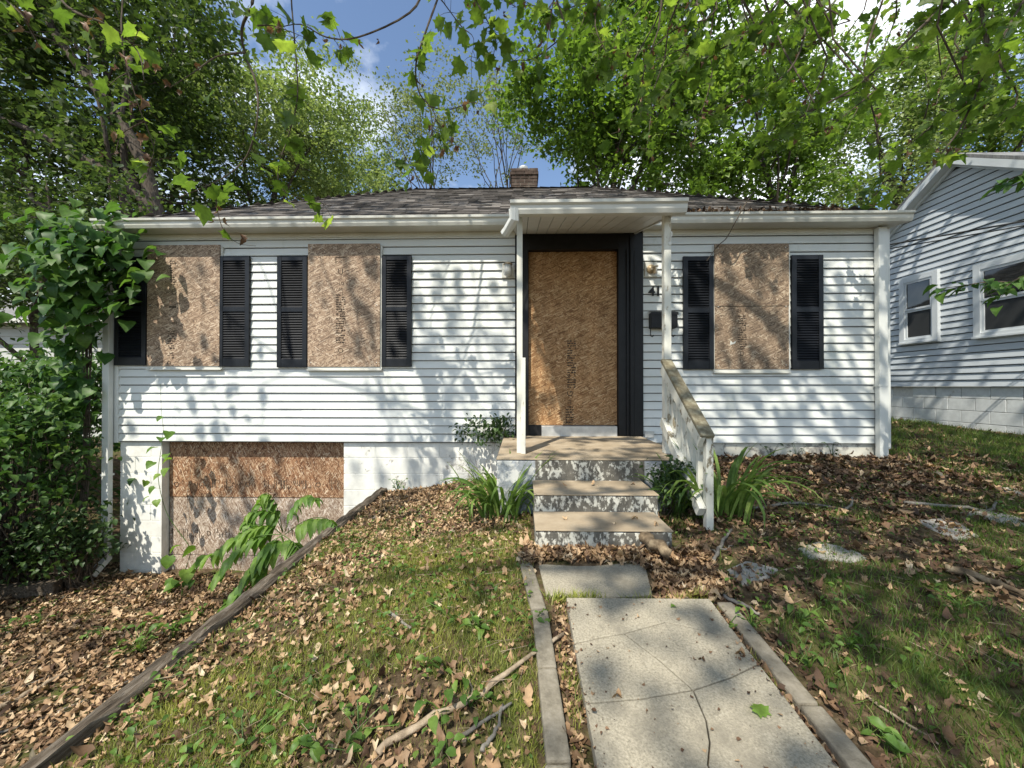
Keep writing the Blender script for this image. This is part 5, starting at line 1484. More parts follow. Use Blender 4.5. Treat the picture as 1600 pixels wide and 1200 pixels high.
# thin spray of the left shrub's runner
# tree-of-heaven seedling in the driveway
ab = np.array([-1.98, 3.45, float(gh(-1.98, 3.45))])
ail = thing('frond_sapling', ab, 'sapling with long drooping fronds of paired leaflets before the garage boards', 'sapling')
cx_ = pt(440, 838, 3.42)
stm = MB()
stm.tube(sm([ab, (ab[0] - 0.02, 3.44, -1.9), cx_]), [0.016, 0.015, 0.014, 0.013, 0.012, 0.011, 0.010, 0.009, 0.008], 6)
stm.build('stem', L_WEED, ail)
FR = [([(440, 835), (415, 818), (380, 830), (335, 862)], 3.85, 0.17), ([(442, 832), (425, 800), (395, 798), (388, 815)], 3.95, 0.13), ([(442, 830), (430, 785), (415, 770), (408, 785)], 4.05, 0.12),
      ([(445, 832), (460, 790), (478, 774), (492, 778)], 4.0, 0.10), ([(445, 835), (480, 812), (510, 810), (527, 825)], 3.9, 0.13), ([(440, 838), (420, 850), (390, 895), (360, 935)], 3.7, 0.18),
      ([(442, 836), (430, 845), (412, 880), (400, 915)], 3.75, 0.16), ([(442, 836), (455, 845), (470, 860), (480, 868)], 3.75, 0.13), ([(440, 835), (400, 838), (370, 860), (345, 895)], 3.75, 0.15)]
for pp, Y, ls in FR:
    fine = sm([pt(x, y, Y - 0.45 - 0.04 * i) for i, (x, y) in enumerate(pp)], 4)
    MB().tube(fine, [0.004 * (1 - 0.6 * i / len(fine)) for i in range(len(fine))], 4).build('frond_rib', L_WEED, ail)
    P_, R_, S_ = [], [], []
    n = len(fine)
    for i in range(3, n):
        d = fine[i] - fine[i - 1]; yaw0 = math.atan2(d[1], d[0]) - math.pi / 2
        for s in (-1, 1):
            P_.append(fine[i]); S_.append(ls * rng.uniform(0.75, 1.05) * (1 - 0.35 * i / n))
            R_.append((yaw0 + s * rng.normal(1.15, 0.12), rng.normal(-0.75, 0.15), rng.normal(0, 0.2)))
    P_.append(fine[-1]); S_.append(ls * 0.7); R_.append((yaw0, -0.8, 0))
    R_ = np.array(R_)
    leaf_objects('leaflet', LANCE, np.array(P_), rots(R_[:, 0], R_[:, 1], R_[:, 2]), np.array(S_) * 1.55, L_AIL, ail)

# slim vine on the garage jamb
gvb = gpt(283, 935); gvb[1] = min(gvb[1], 4.5)
gv = thing('slender_vine', (gvb[0], gvb[1], float(gh(gvb[0], gvb[1]))), 'slender light green vine climbing the garage jamb onto the siding', 'vine')
vp_ = [(283, 940), (290, 890), (297, 858), (275, 825), (258, 795), (247, 745), (252, 700), (255, 670), (252, 640), (251, 600)]
fine = sm([gvb] + [pt(x, y, 4.56 - 0.12 * max(0, (y - 800)) / 140) for x, y in vp_[1:]], 4)
MB().tube(fine, [0.005 * (1 - 0.7 * i / len(fine)) for i in range(len(fine))], 5).build('stem', L_WEED, gv)
LP = [(265, 868, .15), (280, 850, .12), (305, 855, .15), (320, 868, .16), (292, 888, .17), (268, 905, .14), (283, 925, .15), (280, 960, .15), (275, 985, .14), (240, 760, .10), (228, 750, .09), (250, 740, .09), (262, 730, .12), (240, 720, .11), (262, 708, .10), (245, 697, .12), (255, 682, .12), (265, 672, .12), (253, 650, .08), (268, 715, .1), (298, 905, .14), (312, 880, .12), (232, 775, .08), (245, 780, .09)]
P_ = np.array([pt(x, y, 4.5 - 0.15 * max(0, (y - 800)) / 140 - rng.uniform(0, 0.08)) for x, y, s in LP]); S_ = np.array([s for _, _, s in LP]); n = len(LP)
P_[:, 2] = np.maximum(P_[:, 2], gh(P_[:, 0], P_[:, 1]) + 0.1)
leaf_objects('leaf', HEART, P_, rots(rng.uniform(2.2, 4.0, n), rng.normal(-0.6, 0.3, n), rng.normal(0, 0.35, n)), S_, L_AIL, gv)

# strap-leaved lilies
def blade_mesh(bend, width, seed):
    r = np.random.default_rng(seed); n = 8; V = []; Tt = []
    a = 1.45; x = 0; z = 0
    for i in range(n + 1):
        t = i / n; w = width * (0.55 + 0.9 * t) * (1 - t ** 3) + 0.0008
        V += [(-w, x, z + w * 0.5), (0, x, z), (w, x, z + w * 0.5)]
        a -= bend / n * (0.4 + 1.3 * t); x += math.cos(a) / n; z += math.sin(a) / n
    for i in range(n):
        for k in (0, 1):
            p = i * 3 + k; Tt += [(p, p + 1, p + 4), (p, p + 4, p + 3)]
    return np.array(V, float), np.array(Tt)
BLADES = [blade_mesh(b_, 0.026, i) for i, b_ in enumerate((1.1, 1.6, 2.1, 2.5, 2.9, 0.7))]
def lily(px, py, n, L, spread, label):
    b_ = gpt(px, py)
    root = thing('lily_clump', b_, label, 'plant', 'strap-leaved lily clumps')
    P_ = np.stack([b_[0] + rng.normal(0, spread, n), b_[1] + rng.normal(0, spread * 0.7, n), np.zeros(n)], 1)
    P_[:, 2] = gh(P_[:, 0], P_[:, 1]) - 0.01
    off = P_[:, :2] - b_[:2]
    yaw = np.arctan2(off[:, 1], off[:, 0]) - math.pi / 2 + rng.normal(0, 0.7, n)
    leaf_objects('blade', BLADES, P_, rots(yaw, rng.normal(0, 0.12, n), rng.normal(0, 0.15, n)), L * rng.uniform(0.6, 1.15, n), L_LILY, root)
lily(782, 806, 95, 0.58, 0.10, 'strap-leaved lily clump against the left side of the steps')
lily(1128, 806, 75, 0.66, 0.10, 'strap-leaved lily clump right of the railing newel post')
lily(1058, 800, 36, 0.50, 0.06, 'strap-leaved lily clump between the railing and the steps')
lily(38, 905, 26, 0.5, 0.07, 'strap-leaved lily clump under the overgrown shrub by the driveway')

# small broad-leaved weeds
def weed(px, py, n, s, spread, label, h=0.05, mat=L_WEED, templ=OVAL):
    b_ = gpt(px, py)
    root = thing('weed_plant', b_, label, 'weed', 'broad-leaved weeds')
    st = MB(); P_ = []
    for i in range(n):
        q = b_ + np.array([rng.normal(0, spread), rng.normal(0, spread), h * rng.uniform(0.5, 1.4)])
        q[2] = max(q[2], float(gh(q[0], q[1])) + 0.02)
        st.tube([b_, (b_ + q) / 2 + np.array([0, 0, 0.2 * h]), q], [0.0025, 0.002, 0.0015], 4, cap=False); P_.append(q)
    o = st.build('stems', mat, root); o['kind'] = 'stuff'
    R = rots(rng.uniform(0, 6.28, n), rng.normal(-0.15, 0.3, n), rng.normal(0, 0.3, n))
    leaf_objects('leaf', templ, np.array(P_), R, s * rng.uniform(0.7, 1.25, n), mat, root)
for (px, py, n, s, sp, lab) in ((690, 1115, 7, .06, .04, 'round-leaved weed rooted under the middle of the long tan stick'), (735, 1105, 5, .055, .03, 'five-leaved weed just above the thin grey stick on the mound'),
        (685, 1048, 6, .05, .04, 'round-leaved weed above the long tan stick on the mound'), (745, 985, 9, .05, .05, 'bushiest low weed on the mound, near the walk edging'), (700, 965, 8, .045, .05, 'low weed next to the bushiest weed, on its timber side'),
        (640, 835, 7, .05, .05, 'low weed among leaves uphill of the stubby grey stick'), (560, 1150, 9, .045, .06, 'spreading weed beside the end of the long tan stick'), (700, 1185, 5, .05, .03, 'small weed below the two grey sticks on the mound'),
        (835, 975, 6, .045, .04, 'small weed touching the walk edging where the tan stick points'), (620, 900, 7, .045, .05, 'low weed just uphill of the stubby grey stick'), (480, 1175, 8, .05, .05, 'leafy weed halfway between tan stick and retaining timber'),
        (380, 1170, 9, .045, .06, 'spreading weed close to the retaining timber on the mound'),
        (1250, 975, 12, .04, .05, 'low weed in lawn just past the short dark stick'), (1330, 1015, 10, .04, .05, 'low weed above the thin straw-coloured stick'), (1175, 980, 9, .035, .04, 'tiny weed at the end of the short dark stick'),
        (1265, 1045, 10, .03, .05, 'fine-leaved weed beside the right walk edging'), (1405, 1185, 8, .05, .04, 'weed below the thin straw-coloured stick'), (1180, 850, 8, .05, .06, 'weed between lily clump and second stepping stone'),
        (1500, 950, 10, .04, .06, 'weed in front of the thick dark branch on the lawn'), (1135, 990, 9, .03, .03, 'tiny weed sprouting from the joint of slab and right edging')):
    weed(px, py, n, s, sp, lab)
for (px, py, n, s, sp, h, lab) in ((215, 1020, 26, .075, .10, .16, 'tallest leafy weed against the retaining timber in the driveway'), (270, 1000, 16, .07, .06, .14, 'leafy weed between the slender vine and the tallest driveway weed'),
        (170, 985, 14, .05, .09, .05, 'flat spreading weed in the middle of the driveway leaves'), (30, 985, 18, .06, .10, .10, 'dark weed patch in front of the half buried timber'), (315, 965, 8, .06, .05, .08, 'small weed at the foot of the garage boards')):
    weed(px, py, n, s, sp, lab, h)
FOUND = 'weed sprig against the parged foundation right of the steps'
for (px, py) in ((1205, 718), (1245, 716), (1300, 716)):
    weed(px, py, 7, .05, .05, FOUND, 0.14, L_SHRUB)
weed(620, 768, 12, .05, .07, 'leafy weed tuft where the retaining timber meets the painted blocks', 0.12)

# twigs with dark leaves reaching in front of the neighbouring windows, from a sapling on the lawn
sp0 = np.array([6.1, 3.6, float(gh(6.1, 3.6))])
sap = thing('leafy_sapling', sp0, 'slim sapling whose dark leafy twigs cross the neighbouring windows', 'sapling')
st = MB(); st.tube(sm([sp0, (6.05, 3.6, 0.2), (6.1, 3.55, 1.3), (6.0, 3.5, 2.6)]), [0.03 * (1 - 0.7 * i / 12) for i in range(13)], 7)
P_, R_ = [], []
def sap_branch(start, pp, Y):
    fine = sm([start] + [pt(x, y, Y) for x, y in pp], 5); n = len(fine)
    st.tube(fine, [0.009 * (1 - 0.75 * i / n) for i in range(n)], 5)
    for i in range(n // 4, n):
        for s in (-1, 1):
            if rng.random() < 0.8:
                P_.append(fine[i] + rng.normal(0, 0.02, 3)); R_.append((math.pi / 2 + s * rng.normal(0.9, 0.3), rng.normal(-0.5, 0.3), rng.normal(0, 0.3)))
sap_branch((6.05, 3.6, 0.75), [(1640, 452), (1560, 440), (1500, 447), (1462, 452)], 3.6)
sap_branch((6.05, 3.6, 0.85), [(1650, 440), (1610, 430), (1575, 445), (1560, 468)], 3.5)
sap_branch((6.08, 3.58, 1.5), [(1650, 290), (1615, 275), (1590, 275), (1560, 288)], 3.4)
st.build('stem', TWIG, sap)
R_ = np.array(R_)
leaf_objects('leaf', OVAL, np.array(P_), rots(R_[:, 0], R_[:, 1], R_[:, 2]), rng.uniform(0.09, 0.15, len(P_)), L_VINE, sap)

# ================================================================== STONES, STICKS
def stone(px_poly, label):
    g = np.array([gpt(x, y) for x, y in px_poly]); c = g.mean(0)
    poly = [(p[0], p[1]) for p in g]
    a = 0.5 * sum(poly[i][0] * poly[(i + 1) % len(poly)][1] - poly[(i + 1) % len(poly)][0] * poly[i][1] for i in range(len(poly)))
    if a < 0: poly = poly[::-1]
    o = MB().prism([(x + rng.normal(0, .008), y + rng.normal(0, .008)) for x, y in poly], lambda x, y: float(gh(x, y)) - 0.08, lambda x, y: float(gh(x, y)) + 0.014 + 0.004 * math.sin(20 * x)).build('stepping_stone', STONE, None, bevel=0.012)
    tag(o, label, 'stone', 'stepping stones in the lawn')
stone([(1133, 893), (1165, 880), (1215, 892), (1200, 905), (1160, 917)], 'pale stepping stone closest to the concrete walk')
stone([(1245, 860), (1275, 849), (1318, 856), (1357, 872), (1340, 882), (1265, 876)], 'flat grey stepping stone, second one out from the walk')
stone([(1432, 815), (1470, 810), (1505, 822), (1532, 840), (1500, 845), (1460, 830)], 'long grey stepping stone, third one out from the walk')
stone([(1492, 802), (1540, 800), (1600, 812), (1600, 824), (1545, 815)], 'low stepping stone sunk in grass, fourth one out from the walk')
stone([(1555, 765), (1600, 763), (1625, 772), (1590, 776)], 'small stepping stone out by the neighbouring lawn')

def stick(pp, r, mat, label, cat='stick', lift=0.6, name='fallen_stick', forks=0):
    g = []
    for x, y in pp:
        p = gpt(x, y); g.append(p)
    fine = sm(g, 5); n = len(fine)
    out = []
    for i, p in enumerate(fine):
        q = np.array(p); q[2] = float(gh(q[0], q[1])) + r * lift + 0.012
        out.append(q + rng.normal(0, r * 0.25, 3))
    rr = [r * (1 - 0.45 * i / n) * rng.uniform(0.88, 1.12) for i in range(n)]
    mb = MB().tube(out, rr, 8)
    for k in range(forks):
        i = int(rng.integers(n // 4, 3 * n // 4)); d = out[min(i + 2, n - 1)] - out[i]
        e = out[i] + d / max(np.linalg.norm(d), 1e-6) * rng.uniform(0.08, 0.2) + np.array([rng.normal(0, .06), rng.normal(0, .06), 0]); e[2] = float(gh(e[0], e[1])) + 0.02
        mb.tube(wobble(out[i], e, 4, 0.05), [rr[i] * .6, rr[i] * .5, rr[i] * .4, rr[i] * .3, rr[i] * .2], 5)
    o = mb.build(name, mat, None, smooth=True)
    tag(o, label, cat, None)
stick([(588, 1186), (700, 1118), (790, 1062), (880, 1000)], 0.013, DEADW, 'long tan stick lying across the mound to the walk edging', forks=1)
stick([(712, 1168), (765, 1130), (800, 1108)], 0.007, GREYW, 'thin grey stick lying below the long tan stick')
stick([(752, 1182), (775, 1150), (786, 1112)], 0.008, GREYW, 'short grey stick crossing a thinner one near the walk edging')
stick([(968, 826), (1000, 858), (1044, 892)], 0.05, ROTW, 'rotten log lying from the bottom step onto the path', 'log', 1.7, 'rotten_log')
stick([(1115, 882), (1124, 860), (1142, 832)], 0.013, GREYW, 'dark forked stick in front of the lily clump by the newel post', forks=2)
stick([(1175, 798), (1250, 790), (1320, 800), (1332, 782)], 0.013, GREYW, 'crooked grey branch among the leaves below the right window', forks=1)
stick([(1412, 790), (1500, 796), (1548, 802), (1556, 788)], 0.014, GREYW, 'bent grey branch lying beyond the long stepping stone', forks=1)
stick([(1475, 895), (1530, 908), (1605, 942)], 0.022, ROTW, 'thick dark branch lying in the lawn right of the stepping stones')
stick([(1352, 1094), (1400, 1128), (1468, 1172)], 0.006, DEADW, 'thin straw-coloured stick in the grass right of the walk')
stick([(1130, 935), (1160, 950), (1185, 965)], 0.010, GREYW, 'short dark stick between the walk and the first stepping stone')
stick([(608, 963), (622, 972), (642, 988)], 0.009, GREYW, 'stubby grey stick in the middle of the mound')
stick([(-10, 1118), (50, 1086), (106, 1056)], 0.022, DEADW, 'thick pale stick lying on the driveway leaves')
stick([(-10, 1152), (100, 1112), (218, 1060)], 0.007, GREYW, 'long thin stick lying on the driveway beside the retaining timber', forks=2)
stick([(-10, 1095), (40, 1075), (80, 1058)], 0.006, GREYW, 'thin twig just behind the thick pale driveway stick')
stick([(0, 1172), (60, 1150), (150, 1090)], 0.008, ROTW, 'dark stick on the driveway between pale sticks', forks=1)
tb = gpt(0, 935)
o = MB().obox((tb[0] - 0.5, tb[1] - 0.1, tb[2] + 0.04), (tb[0] + 0.42, tb[1] + 0.18, tb[2] + 0.04), 0.13, 0.13).build('loose_timber', TIMBER, None, bevel=0.01)
tag(o, 'half buried timber under the shrub at the driveway bank', 'timber')
# dead twig dangling from the right gutter
fine = sm([pt(1178, 300, 4.42), pt(1165, 318, 4.38), pt(1150, 345, 4.38), pt(1135, 372, 4.5), pt(1122, 384, 4.62), pt(1104, 408, 4.62)], 4)
o = MB().tube(fine, [0.007 * (1 - 0.5 * i / len(fine)) for i in range(len(fine))], 6).build('dangling_twig', TWIG)
tag(o, 'thin dead twig dangling from the gutter over the right window board', 'twig')

# ================================================================== LEAVES, GRASS, GROUND COVER
def patch(X, Y, s=1.0, o=0.0):
    return 0.5 + 0.25 * (np.sin(2.3 * s * X + 1.7 + o) * np.sin(2.9 * s * Y + 0.4 * o) + np.sin(5.3 * s * X - 3.1 * s * Y + o) * 0.6 + np.sin(4.1 * s * Y + 6.7 * s * X + 2 * o) * 0.5)

def on_solid(X, Y):
    slab_ = (X > 0.216) & (X < 0.935) & (Y < 1.935)
    slab2 = (X > 0.12) & (X < 0.72) & (Y > 1.97) & (Y < 2.30)
    stp = (X > 0.08) & (X < 1.04) & (Y > 2.42)
    stp2 = (X > -0.21) & (X < 1.47) & (Y > 3.18)
    wall_ = (np.abs(X + 1.66) < 0.03)
    hs = (Y > YF - 0.05) & (X > XL - 0.1) & (X < XR + 0.05)
    nb = (X > NX - 0.05) & (Y > 2.5) & (Y < 10.8)
    ed = ((np.abs(X - 0.12) < 0.036) | (np.abs(X - 1.0) < 0.034)) & (Y < 2.0)
    return slab_ | slab2 | stp | stp2 | wall_ | hs | nb | ed

def sample(n, x0, x1, y0, y1, dens=None, near=True):
    X = rng.uniform(x0, x1, n); Y = rng.uniform(y0, y1, n)
    ok = ~on_solid(X, Y)
    if dens is not None: ok &= rng.random(n) < dens(X, Y)
    return X[ok], Y[ok]

regs = []
def reg(n, x0, x1, y0, y1, dens, m_, s0, s1, h):
    X, Y = sample(n, x0, x1, y0, y1, dens)
    S = s0 + (s1 - s0) * rng.random(len(X)) ** 3.0
    regs.append((X, Y, np.full(len(X), m_), S, h))
reg(21000, -6.2, -1.75, 0.6, 4.95, None, 0, 0.028, 0.10, 0.03)
reg(26000, -1.60, 0.06, 0.45, 4.65, lambda X, Y: np.clip(0.20 + 0.30 * (patch(X, Y, 0.8) > 0.5) + 0.8 * np.clip((Y - 2.3) / 1.5, 0, 0.8), 0, 1), 0, 0.012, 0.07, 0.010)
reg(1600, 0.0, 1.15, 2.28, 2.45, None, 0, 0.03, 0.085, 0.03)
reg(700, 0.70, 1.10, 1.96, 2.30, None, 0, 0.03, 0.085, 0.02)
reg(500, 0.155, 0.22, 0.6, 1.95, None, 0, 0.014, 0.05, 0.012)
reg(350, 0.93, 0.97, 0.6, 1.95, None, 1, 0.014, 0.05, 0.012)
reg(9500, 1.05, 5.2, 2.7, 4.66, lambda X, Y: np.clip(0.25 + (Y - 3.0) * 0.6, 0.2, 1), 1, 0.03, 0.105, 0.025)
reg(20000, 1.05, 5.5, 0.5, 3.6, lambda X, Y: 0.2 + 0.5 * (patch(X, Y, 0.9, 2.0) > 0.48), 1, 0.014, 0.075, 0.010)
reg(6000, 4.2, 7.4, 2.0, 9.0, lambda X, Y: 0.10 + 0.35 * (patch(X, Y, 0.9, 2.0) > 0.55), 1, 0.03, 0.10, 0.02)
reg(3000, -9, 10, -4, 0.5, None, 0, 0.03, 0.10, 0.02)
LXs = np.concatenate([r[0] for r in regs]); LYs = np.concatenate([r[1] for r in regs])
LM = np.concatenate([r[2] for r in regs])
LS = np.concatenate([r[3] for r in regs])
LH = np.concatenate([rng.uniform(0.004, r[4] + 0.004, len(r[0])) for r in regs])
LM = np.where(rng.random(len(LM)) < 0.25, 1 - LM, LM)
n = len(LXs)
LP_ = np.stack([LXs, LYs, gh(LXs, LYs) + LH + LS * 0.06], 1)
LRt = rots(rng.uniform(0, 6.283, n), rng.normal(0, 0.2, n), rng.normal(0, 0.2, n))
Mi = np.linalg.inv(RC); c = LP_ @ Mi.T; zc = -c[:, 2]
u = 800 + F * c[:, 0] / np.maximum(zc, 1e-3); v = 600 - F * c[:, 1] / np.maximum(zc, 1e-3)
vis = (zc > 0.2) & (u > 0) & (u < 1600) & (v > 0) & (v < 1200)
score = np.where(vis, LS / np.maximum(zc, 0.2), -1)
order = np.argsort(-score)[:290]
for k, mk, tone in ((0, L_LIT, 'dry tan'), (1, L_LITD, 'dark brown')):
    for test, where, grp in ((lambda X, Y: X < WALL_X, 'among the litter of the sunken driveway', 'driveway'), (lambda X, Y: (X >= WALL_X) & (X < 0.3), 'on the grassy mound beside the walk edging', 'mound'),
                             (lambda X, Y: (X >= 0.3) & (Y >= 1.9), 'near the steps and stepping stones', 'steps'), (lambda X, Y: (X >= 0.3) & (Y < 1.9), 'on the shaded lawn right of the walk', 'right lawn')):
        for big_, sz in ((True, 'large'), (False, 'small')):
            sel = order[(LM[order] == k) & test(LXs[order], LYs[order]) & ((LS[order] > 0.065) == big_)]
            if len(sel): leaf_objects('fallen_leaf', LIT, LP_[sel], LRt[sel], LS[sel], mk, None, sz + ' ' + tone + ' fallen leaf ' + where, 'leaf', sz + ' ' + tone + ' leaves, ' + grp)
mask = np.ones(n, bool); mask[order] = False
for k, mk, lab in ((0, L_LIT, 'carpet of dry tan fallen leaves over driveway and mound'), (1, L_LITD, 'carpet of dark brown fallen leaves over the shaded right yard')):
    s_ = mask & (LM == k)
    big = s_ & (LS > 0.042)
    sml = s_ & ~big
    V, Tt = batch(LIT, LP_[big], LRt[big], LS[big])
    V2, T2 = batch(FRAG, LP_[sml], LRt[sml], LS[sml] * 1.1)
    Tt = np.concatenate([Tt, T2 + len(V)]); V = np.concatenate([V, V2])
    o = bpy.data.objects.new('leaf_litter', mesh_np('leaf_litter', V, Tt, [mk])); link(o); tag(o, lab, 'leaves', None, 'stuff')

# a few leaves on the slabs and steps
def slab_leaf(px, py, s, mat, templ, lab, yaw):
    x, y = slab_xy(px, py)
    leaf_objects('fallen_leaf', templ, [np.array([x, y, slab_z(x, y) + 0.008])], rots(np.array([yaw]), np.array([0.05]), np.array([0.05])), [s], mat, None, lab, 'leaf')
slab_leaf(1197, 1128, 0.065, L_AIL, [SYC[0]], 'fresh green star-shaped leaf lying on the concrete slab', 0.3)
slab_leaf(972, 1096, 0.055, L_LIT, [LIT[6]], 'curled tan leaf on the crack across the slab', 1.5)
slab_leaf(1165, 1030, 0.06, L_LIT, [LIT[0]], 'tan leaf at the right edge of the slab', 1.2)
slab_leaf(1101, 1040, 0.035, L_LIT, [LIT[4]], 'small orange-brown leaf on the middle slab piece', 0.8)
slab_leaf(1055, 952, 0.03, L_AIL, [SYC[1]], 'small green leaf on the back slab piece', 2.0)
slab_leaf(930, 1118, 0.03, L_LITD, [LIT[5]], 'small dark leaf curled near the left slab edge', 2.6)
k = 420
X = 0.222 + 0.708 * np.where(rng.random(k) < 0.5, rng.beta(0.5, 3, k), 1 - rng.beta(0.5, 3, k)); Y = rng.uniform(0.6, 1.9, k)
P_ = np.stack([X, Y, [slab_z(a, b2) + 0.004 for a, b2 in zip(X, Y)]], 1)
V, Tt = batch(FRAG, P_, rots(rng.uniform(0, 6.28, k), rng.normal(0, .1, k), rng.normal(0, .1, k)), 0.004 + 0.018 * rng.random(k) ** 3)
o = bpy.data.objects.new('walk_debris', mesh_np('walk_debris', V, Tt, [L_LITD])); link(o); tag(o, 'crumbs of dead leaf scattered over the concrete walk', 'debris', None, 'stuff')
sl = [(0.3, 2.6), (0.62, 2.55), (0.8, 2.63), (0.55, 3.0), (0.9, 3.05), (0.35, 2.95), (0.86, 2.5)]
P_ = np.array([(x, y, (STZ - 0.30 if y < 2.79 else STZ - 0.176) + 0.01) for x, y in sl])
leaf_objects('fallen_leaf', LIT, P_, rots(rng.uniform(0, 6, len(sl)), rng.normal(0, .1, len(sl)), rng.normal(0, .1, len(sl))), rng.uniform(0.035, 0.06, len(sl)), L_LIT, None, 'dry leaf resting on a step tread', 'leaf', 'leaves on the steps')

# grass
def grass_t(seed):
    r = np.random.default_rng(seed); w = 0.035; bend = r.uniform(0.2, 0.9)
    V = [(-w, 0, 0), (w, 0, 0), (-w * .8, bend * 0.18, 0.5), (w * .8, bend * 0.18, 0.5), (0, bend * 0.75, 0.92)]
    return np.array(V, float), np.array([(0, 1, 3), (0, 3, 2), (2, 3, 4)])
GR = [grass_t(i) for i in range(5)]
gr = []
def add_grass(n, x0, x1, y0, y1, dens, h0, h1):
    X, Y = sample(n, x0, x1, y0, y1, dens); gr.append((X, Y, rng.uniform(h0, h1, len(X))))
add_grass(150000, -1.60, 0.07, 0.45, 4.0, lambda X, Y: np.clip((patch(X, Y, 0.8) < 0.56) * 0.75 + 0.14 - np.clip((Y - 2.6) / 1.3, 0, 0.8), 0.02, 1), 0.014, 0.045)
add_grass(130000, 1.05, 5.5, 0.45, 4.0, lambda X, Y: np.clip((patch(X, Y, 0.9, 2.0) < 0.5) * 0.7 + 0.08 - np.clip((Y - 2.9) / 1.2, 0, 0.7), 0.01, 1), 0.018, 0.065)
add_grass(52000, 4.3, 7.45, 2.5, 9.5, lambda X, Y: 0.35 + 0.5 * (patch(X, Y, 0.9, 2.0) < 0.55), 0.04, 0.10)
add_grass(1300, 0.13, 0.24, 0.5, 2.0, lambda X, Y: 0.05 + 0.8 * (patch(X, Y, 3) > 0.55), 0.02, 0.07)
add_grass(1500, 0.92, 0.99, 0.5, 1.95, lambda X, Y: 0.05 + 0.6 * (patch(X, Y, 2.5, 1) > 0.52), 0.02, 0.05)
add_grass(900, 0.1, 0.95, 1.93, 2.0, lambda X, Y: 0.2 + 0.8 * (patch(X, Y, 4) > 0.5), 0.03, 0.09)
right_gr = [gr.pop(1), gr.pop(1)]
GXs = np.concatenate([g[0] for g in gr]); GYs = np.concatenate([g[1] for g in gr]); GH = np.concatenate([g[2] for g in gr])
# the strips beside the slab sit outside on_solid's test
n = len(GXs)
for (x0, x1, y0, y1, k, h0, h1) in ((0.165, 0.222, 0.5, 1.95, 700, 0.015, 0.045), (0.932, 0.965, 0.5, 1.95, 900, 0.02, 0.04), (0.12, 0.9, 1.93, 1.985, 900, 0.03, 0.08)):
    X = rng.uniform(x0, x1, k); Y = rng.uniform(y0, y1, k); okk = patch(X, Y, 4, 1.0) > 0.5
    GXs = np.concatenate([GXs, X[okk]]); GYs = np.concatenate([GYs, Y[okk]]); GH = np.concatenate([GH, rng.uniform(h0, h1, int(okk.sum()))])
n = len(GXs)
V, Tt = batch(GR, np.stack([GXs, GYs, gh(GXs, GYs) - 0.003], 1), rots(rng.uniform(0, 6.283, n), rng.normal(0, 0.25, n), rng.normal(0, 0.25, n)), GH)
o = bpy.data.objects.new('grass', mesh_np('grass', V, Tt, [L_GRASS])); link(o); tag(o, 'patchy yellow-green grass on the mound and in the slab joints', 'grass', None, 'stuff')
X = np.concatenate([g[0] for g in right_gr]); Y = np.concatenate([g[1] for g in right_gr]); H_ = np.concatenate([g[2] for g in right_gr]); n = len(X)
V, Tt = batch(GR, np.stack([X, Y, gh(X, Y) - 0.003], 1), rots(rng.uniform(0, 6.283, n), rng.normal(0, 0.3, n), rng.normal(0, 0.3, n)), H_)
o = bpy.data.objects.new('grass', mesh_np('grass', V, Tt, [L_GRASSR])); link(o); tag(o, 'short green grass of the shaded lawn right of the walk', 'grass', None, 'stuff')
# clover-like cover
cv = []
for a in ((7000, -1.6, 0.06, 0.45, 3.8, lambda X, Y: 0.12 + 0.5 * (patch(X, Y, 1.6, 4) > 0.6)), (9000, 1.06, 5.5, 0.45, 4.2, lambda X, Y: 0.12 + 0.5 * (patch(X, Y, 1.5, 5) > 0.6)), (2500, -6.2, -4.6, 2.2, 4.4, lambda X, Y: 0.05 + 0.4 * (patch(X, Y, 1.5, 5) > 0.55))):
    X, Y = sample(*a[:5], a[5]); cv.append((X, Y))
X = np.concatenate([c_[0] for c_ in cv]); Y = np.concatenate([c_[1] for c_ in cv]); n = len(X)
V, Tt = batch(OVAL, np.stack([X, Y, gh(X, Y) + rng.uniform(0.01, 0.05, n)], 1), rots(rng.uniform(0, 6.283, n), rng.normal(0.1, 0.35, n), rng.normal(0, 0.35, n)), rng.uniform(0.015, 0.038, n))
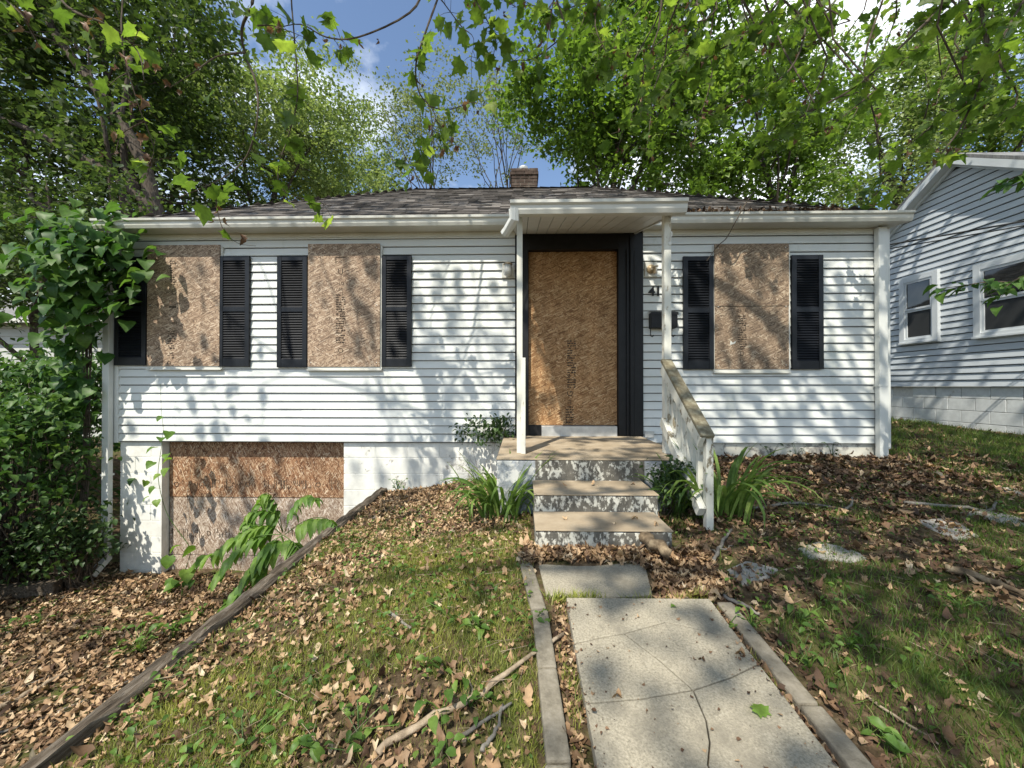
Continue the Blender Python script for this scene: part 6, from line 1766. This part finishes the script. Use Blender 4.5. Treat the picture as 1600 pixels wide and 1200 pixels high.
o = bpy.data.objects.new('ground_cover', mesh_np('ground_cover', V, Tt, [L_WEED])); link(o); tag(o, 'tiny round-leaved green cover scattered through the yard', 'ground cover', None, 'stuff')
# twiglets and straw
k = 1500
X = np.concatenate([rng.uniform(-1.6, 0.05, k // 2), rng.uniform(1.06, 4.5, k // 2), rng.uniform(-5.2, -1.9, k // 2)]); Y = rng.uniform(0.5, 4.5, len(X))
okk = ~on_solid(X, Y); X, Y = X[okk], Y[okk]; n = len(X)
TWT = [(np.array([(-.012, 0, 0), (.012, 0, 0), (0, 0, .02), (-.008, 1, .03), (.008, 1, .03), (0, 1, .045)], float), np.array([(0, 1, 4), (0, 4, 3), (1, 2, 5), (1, 5, 4), (2, 0, 3), (2, 3, 5)]))]
V, Tt = batch(TWT, np.stack([X, Y, gh(X, Y) + rng.uniform(0.006, 0.03, n)], 1), rots(rng.uniform(0, 6.283, n), rng.normal(0.02, 0.08, n), rng.normal(0, 0.3, n)), rng.uniform(0.03, 0.12, n))
o = bpy.data.objects.new('twig_litter', mesh_np('twig_litter', V, Tt, [DEADW])); link(o); tag(o, 'fine dead twigs and straw strewn through the yard', 'twigs', None, 'stuff')

# dead leaves caught on the roof above the right gutter and on the porch roof
k = 420
X = np.concatenate([rng.uniform(1.6, 3.9, k), rng.uniform(PX0 + 0.1, PX1 - 0.1, 40)]); Y = np.concatenate([EY + 0.02 + 0.28 * rng.random(k) ** 2, rng.uniform(3.4, 4.3, 40)])
Z = np.concatenate([EZ + (Y[:k] - EY) * (RZ - EZ) / (RY - EY) + 0.03, [psof(y) + TH + 0.012 for y in Y[k:]]]); n = len(X)
V, Tt = batch(LIT, np.stack([X, Y, Z], 1), rots(rng.uniform(0, 6.28, n), rng.normal(0.3, .3, n), rng.normal(0, .3, n)), rng.uniform(0.03, 0.08, n))
o = bpy.data.objects.new('roof_litter', mesh_np('roof_litter', V, Tt, [L_LITD])); link(o); tag(o, 'dead leaves caught on the roof above the right gutter and porch', 'leaves', None, 'stuff')
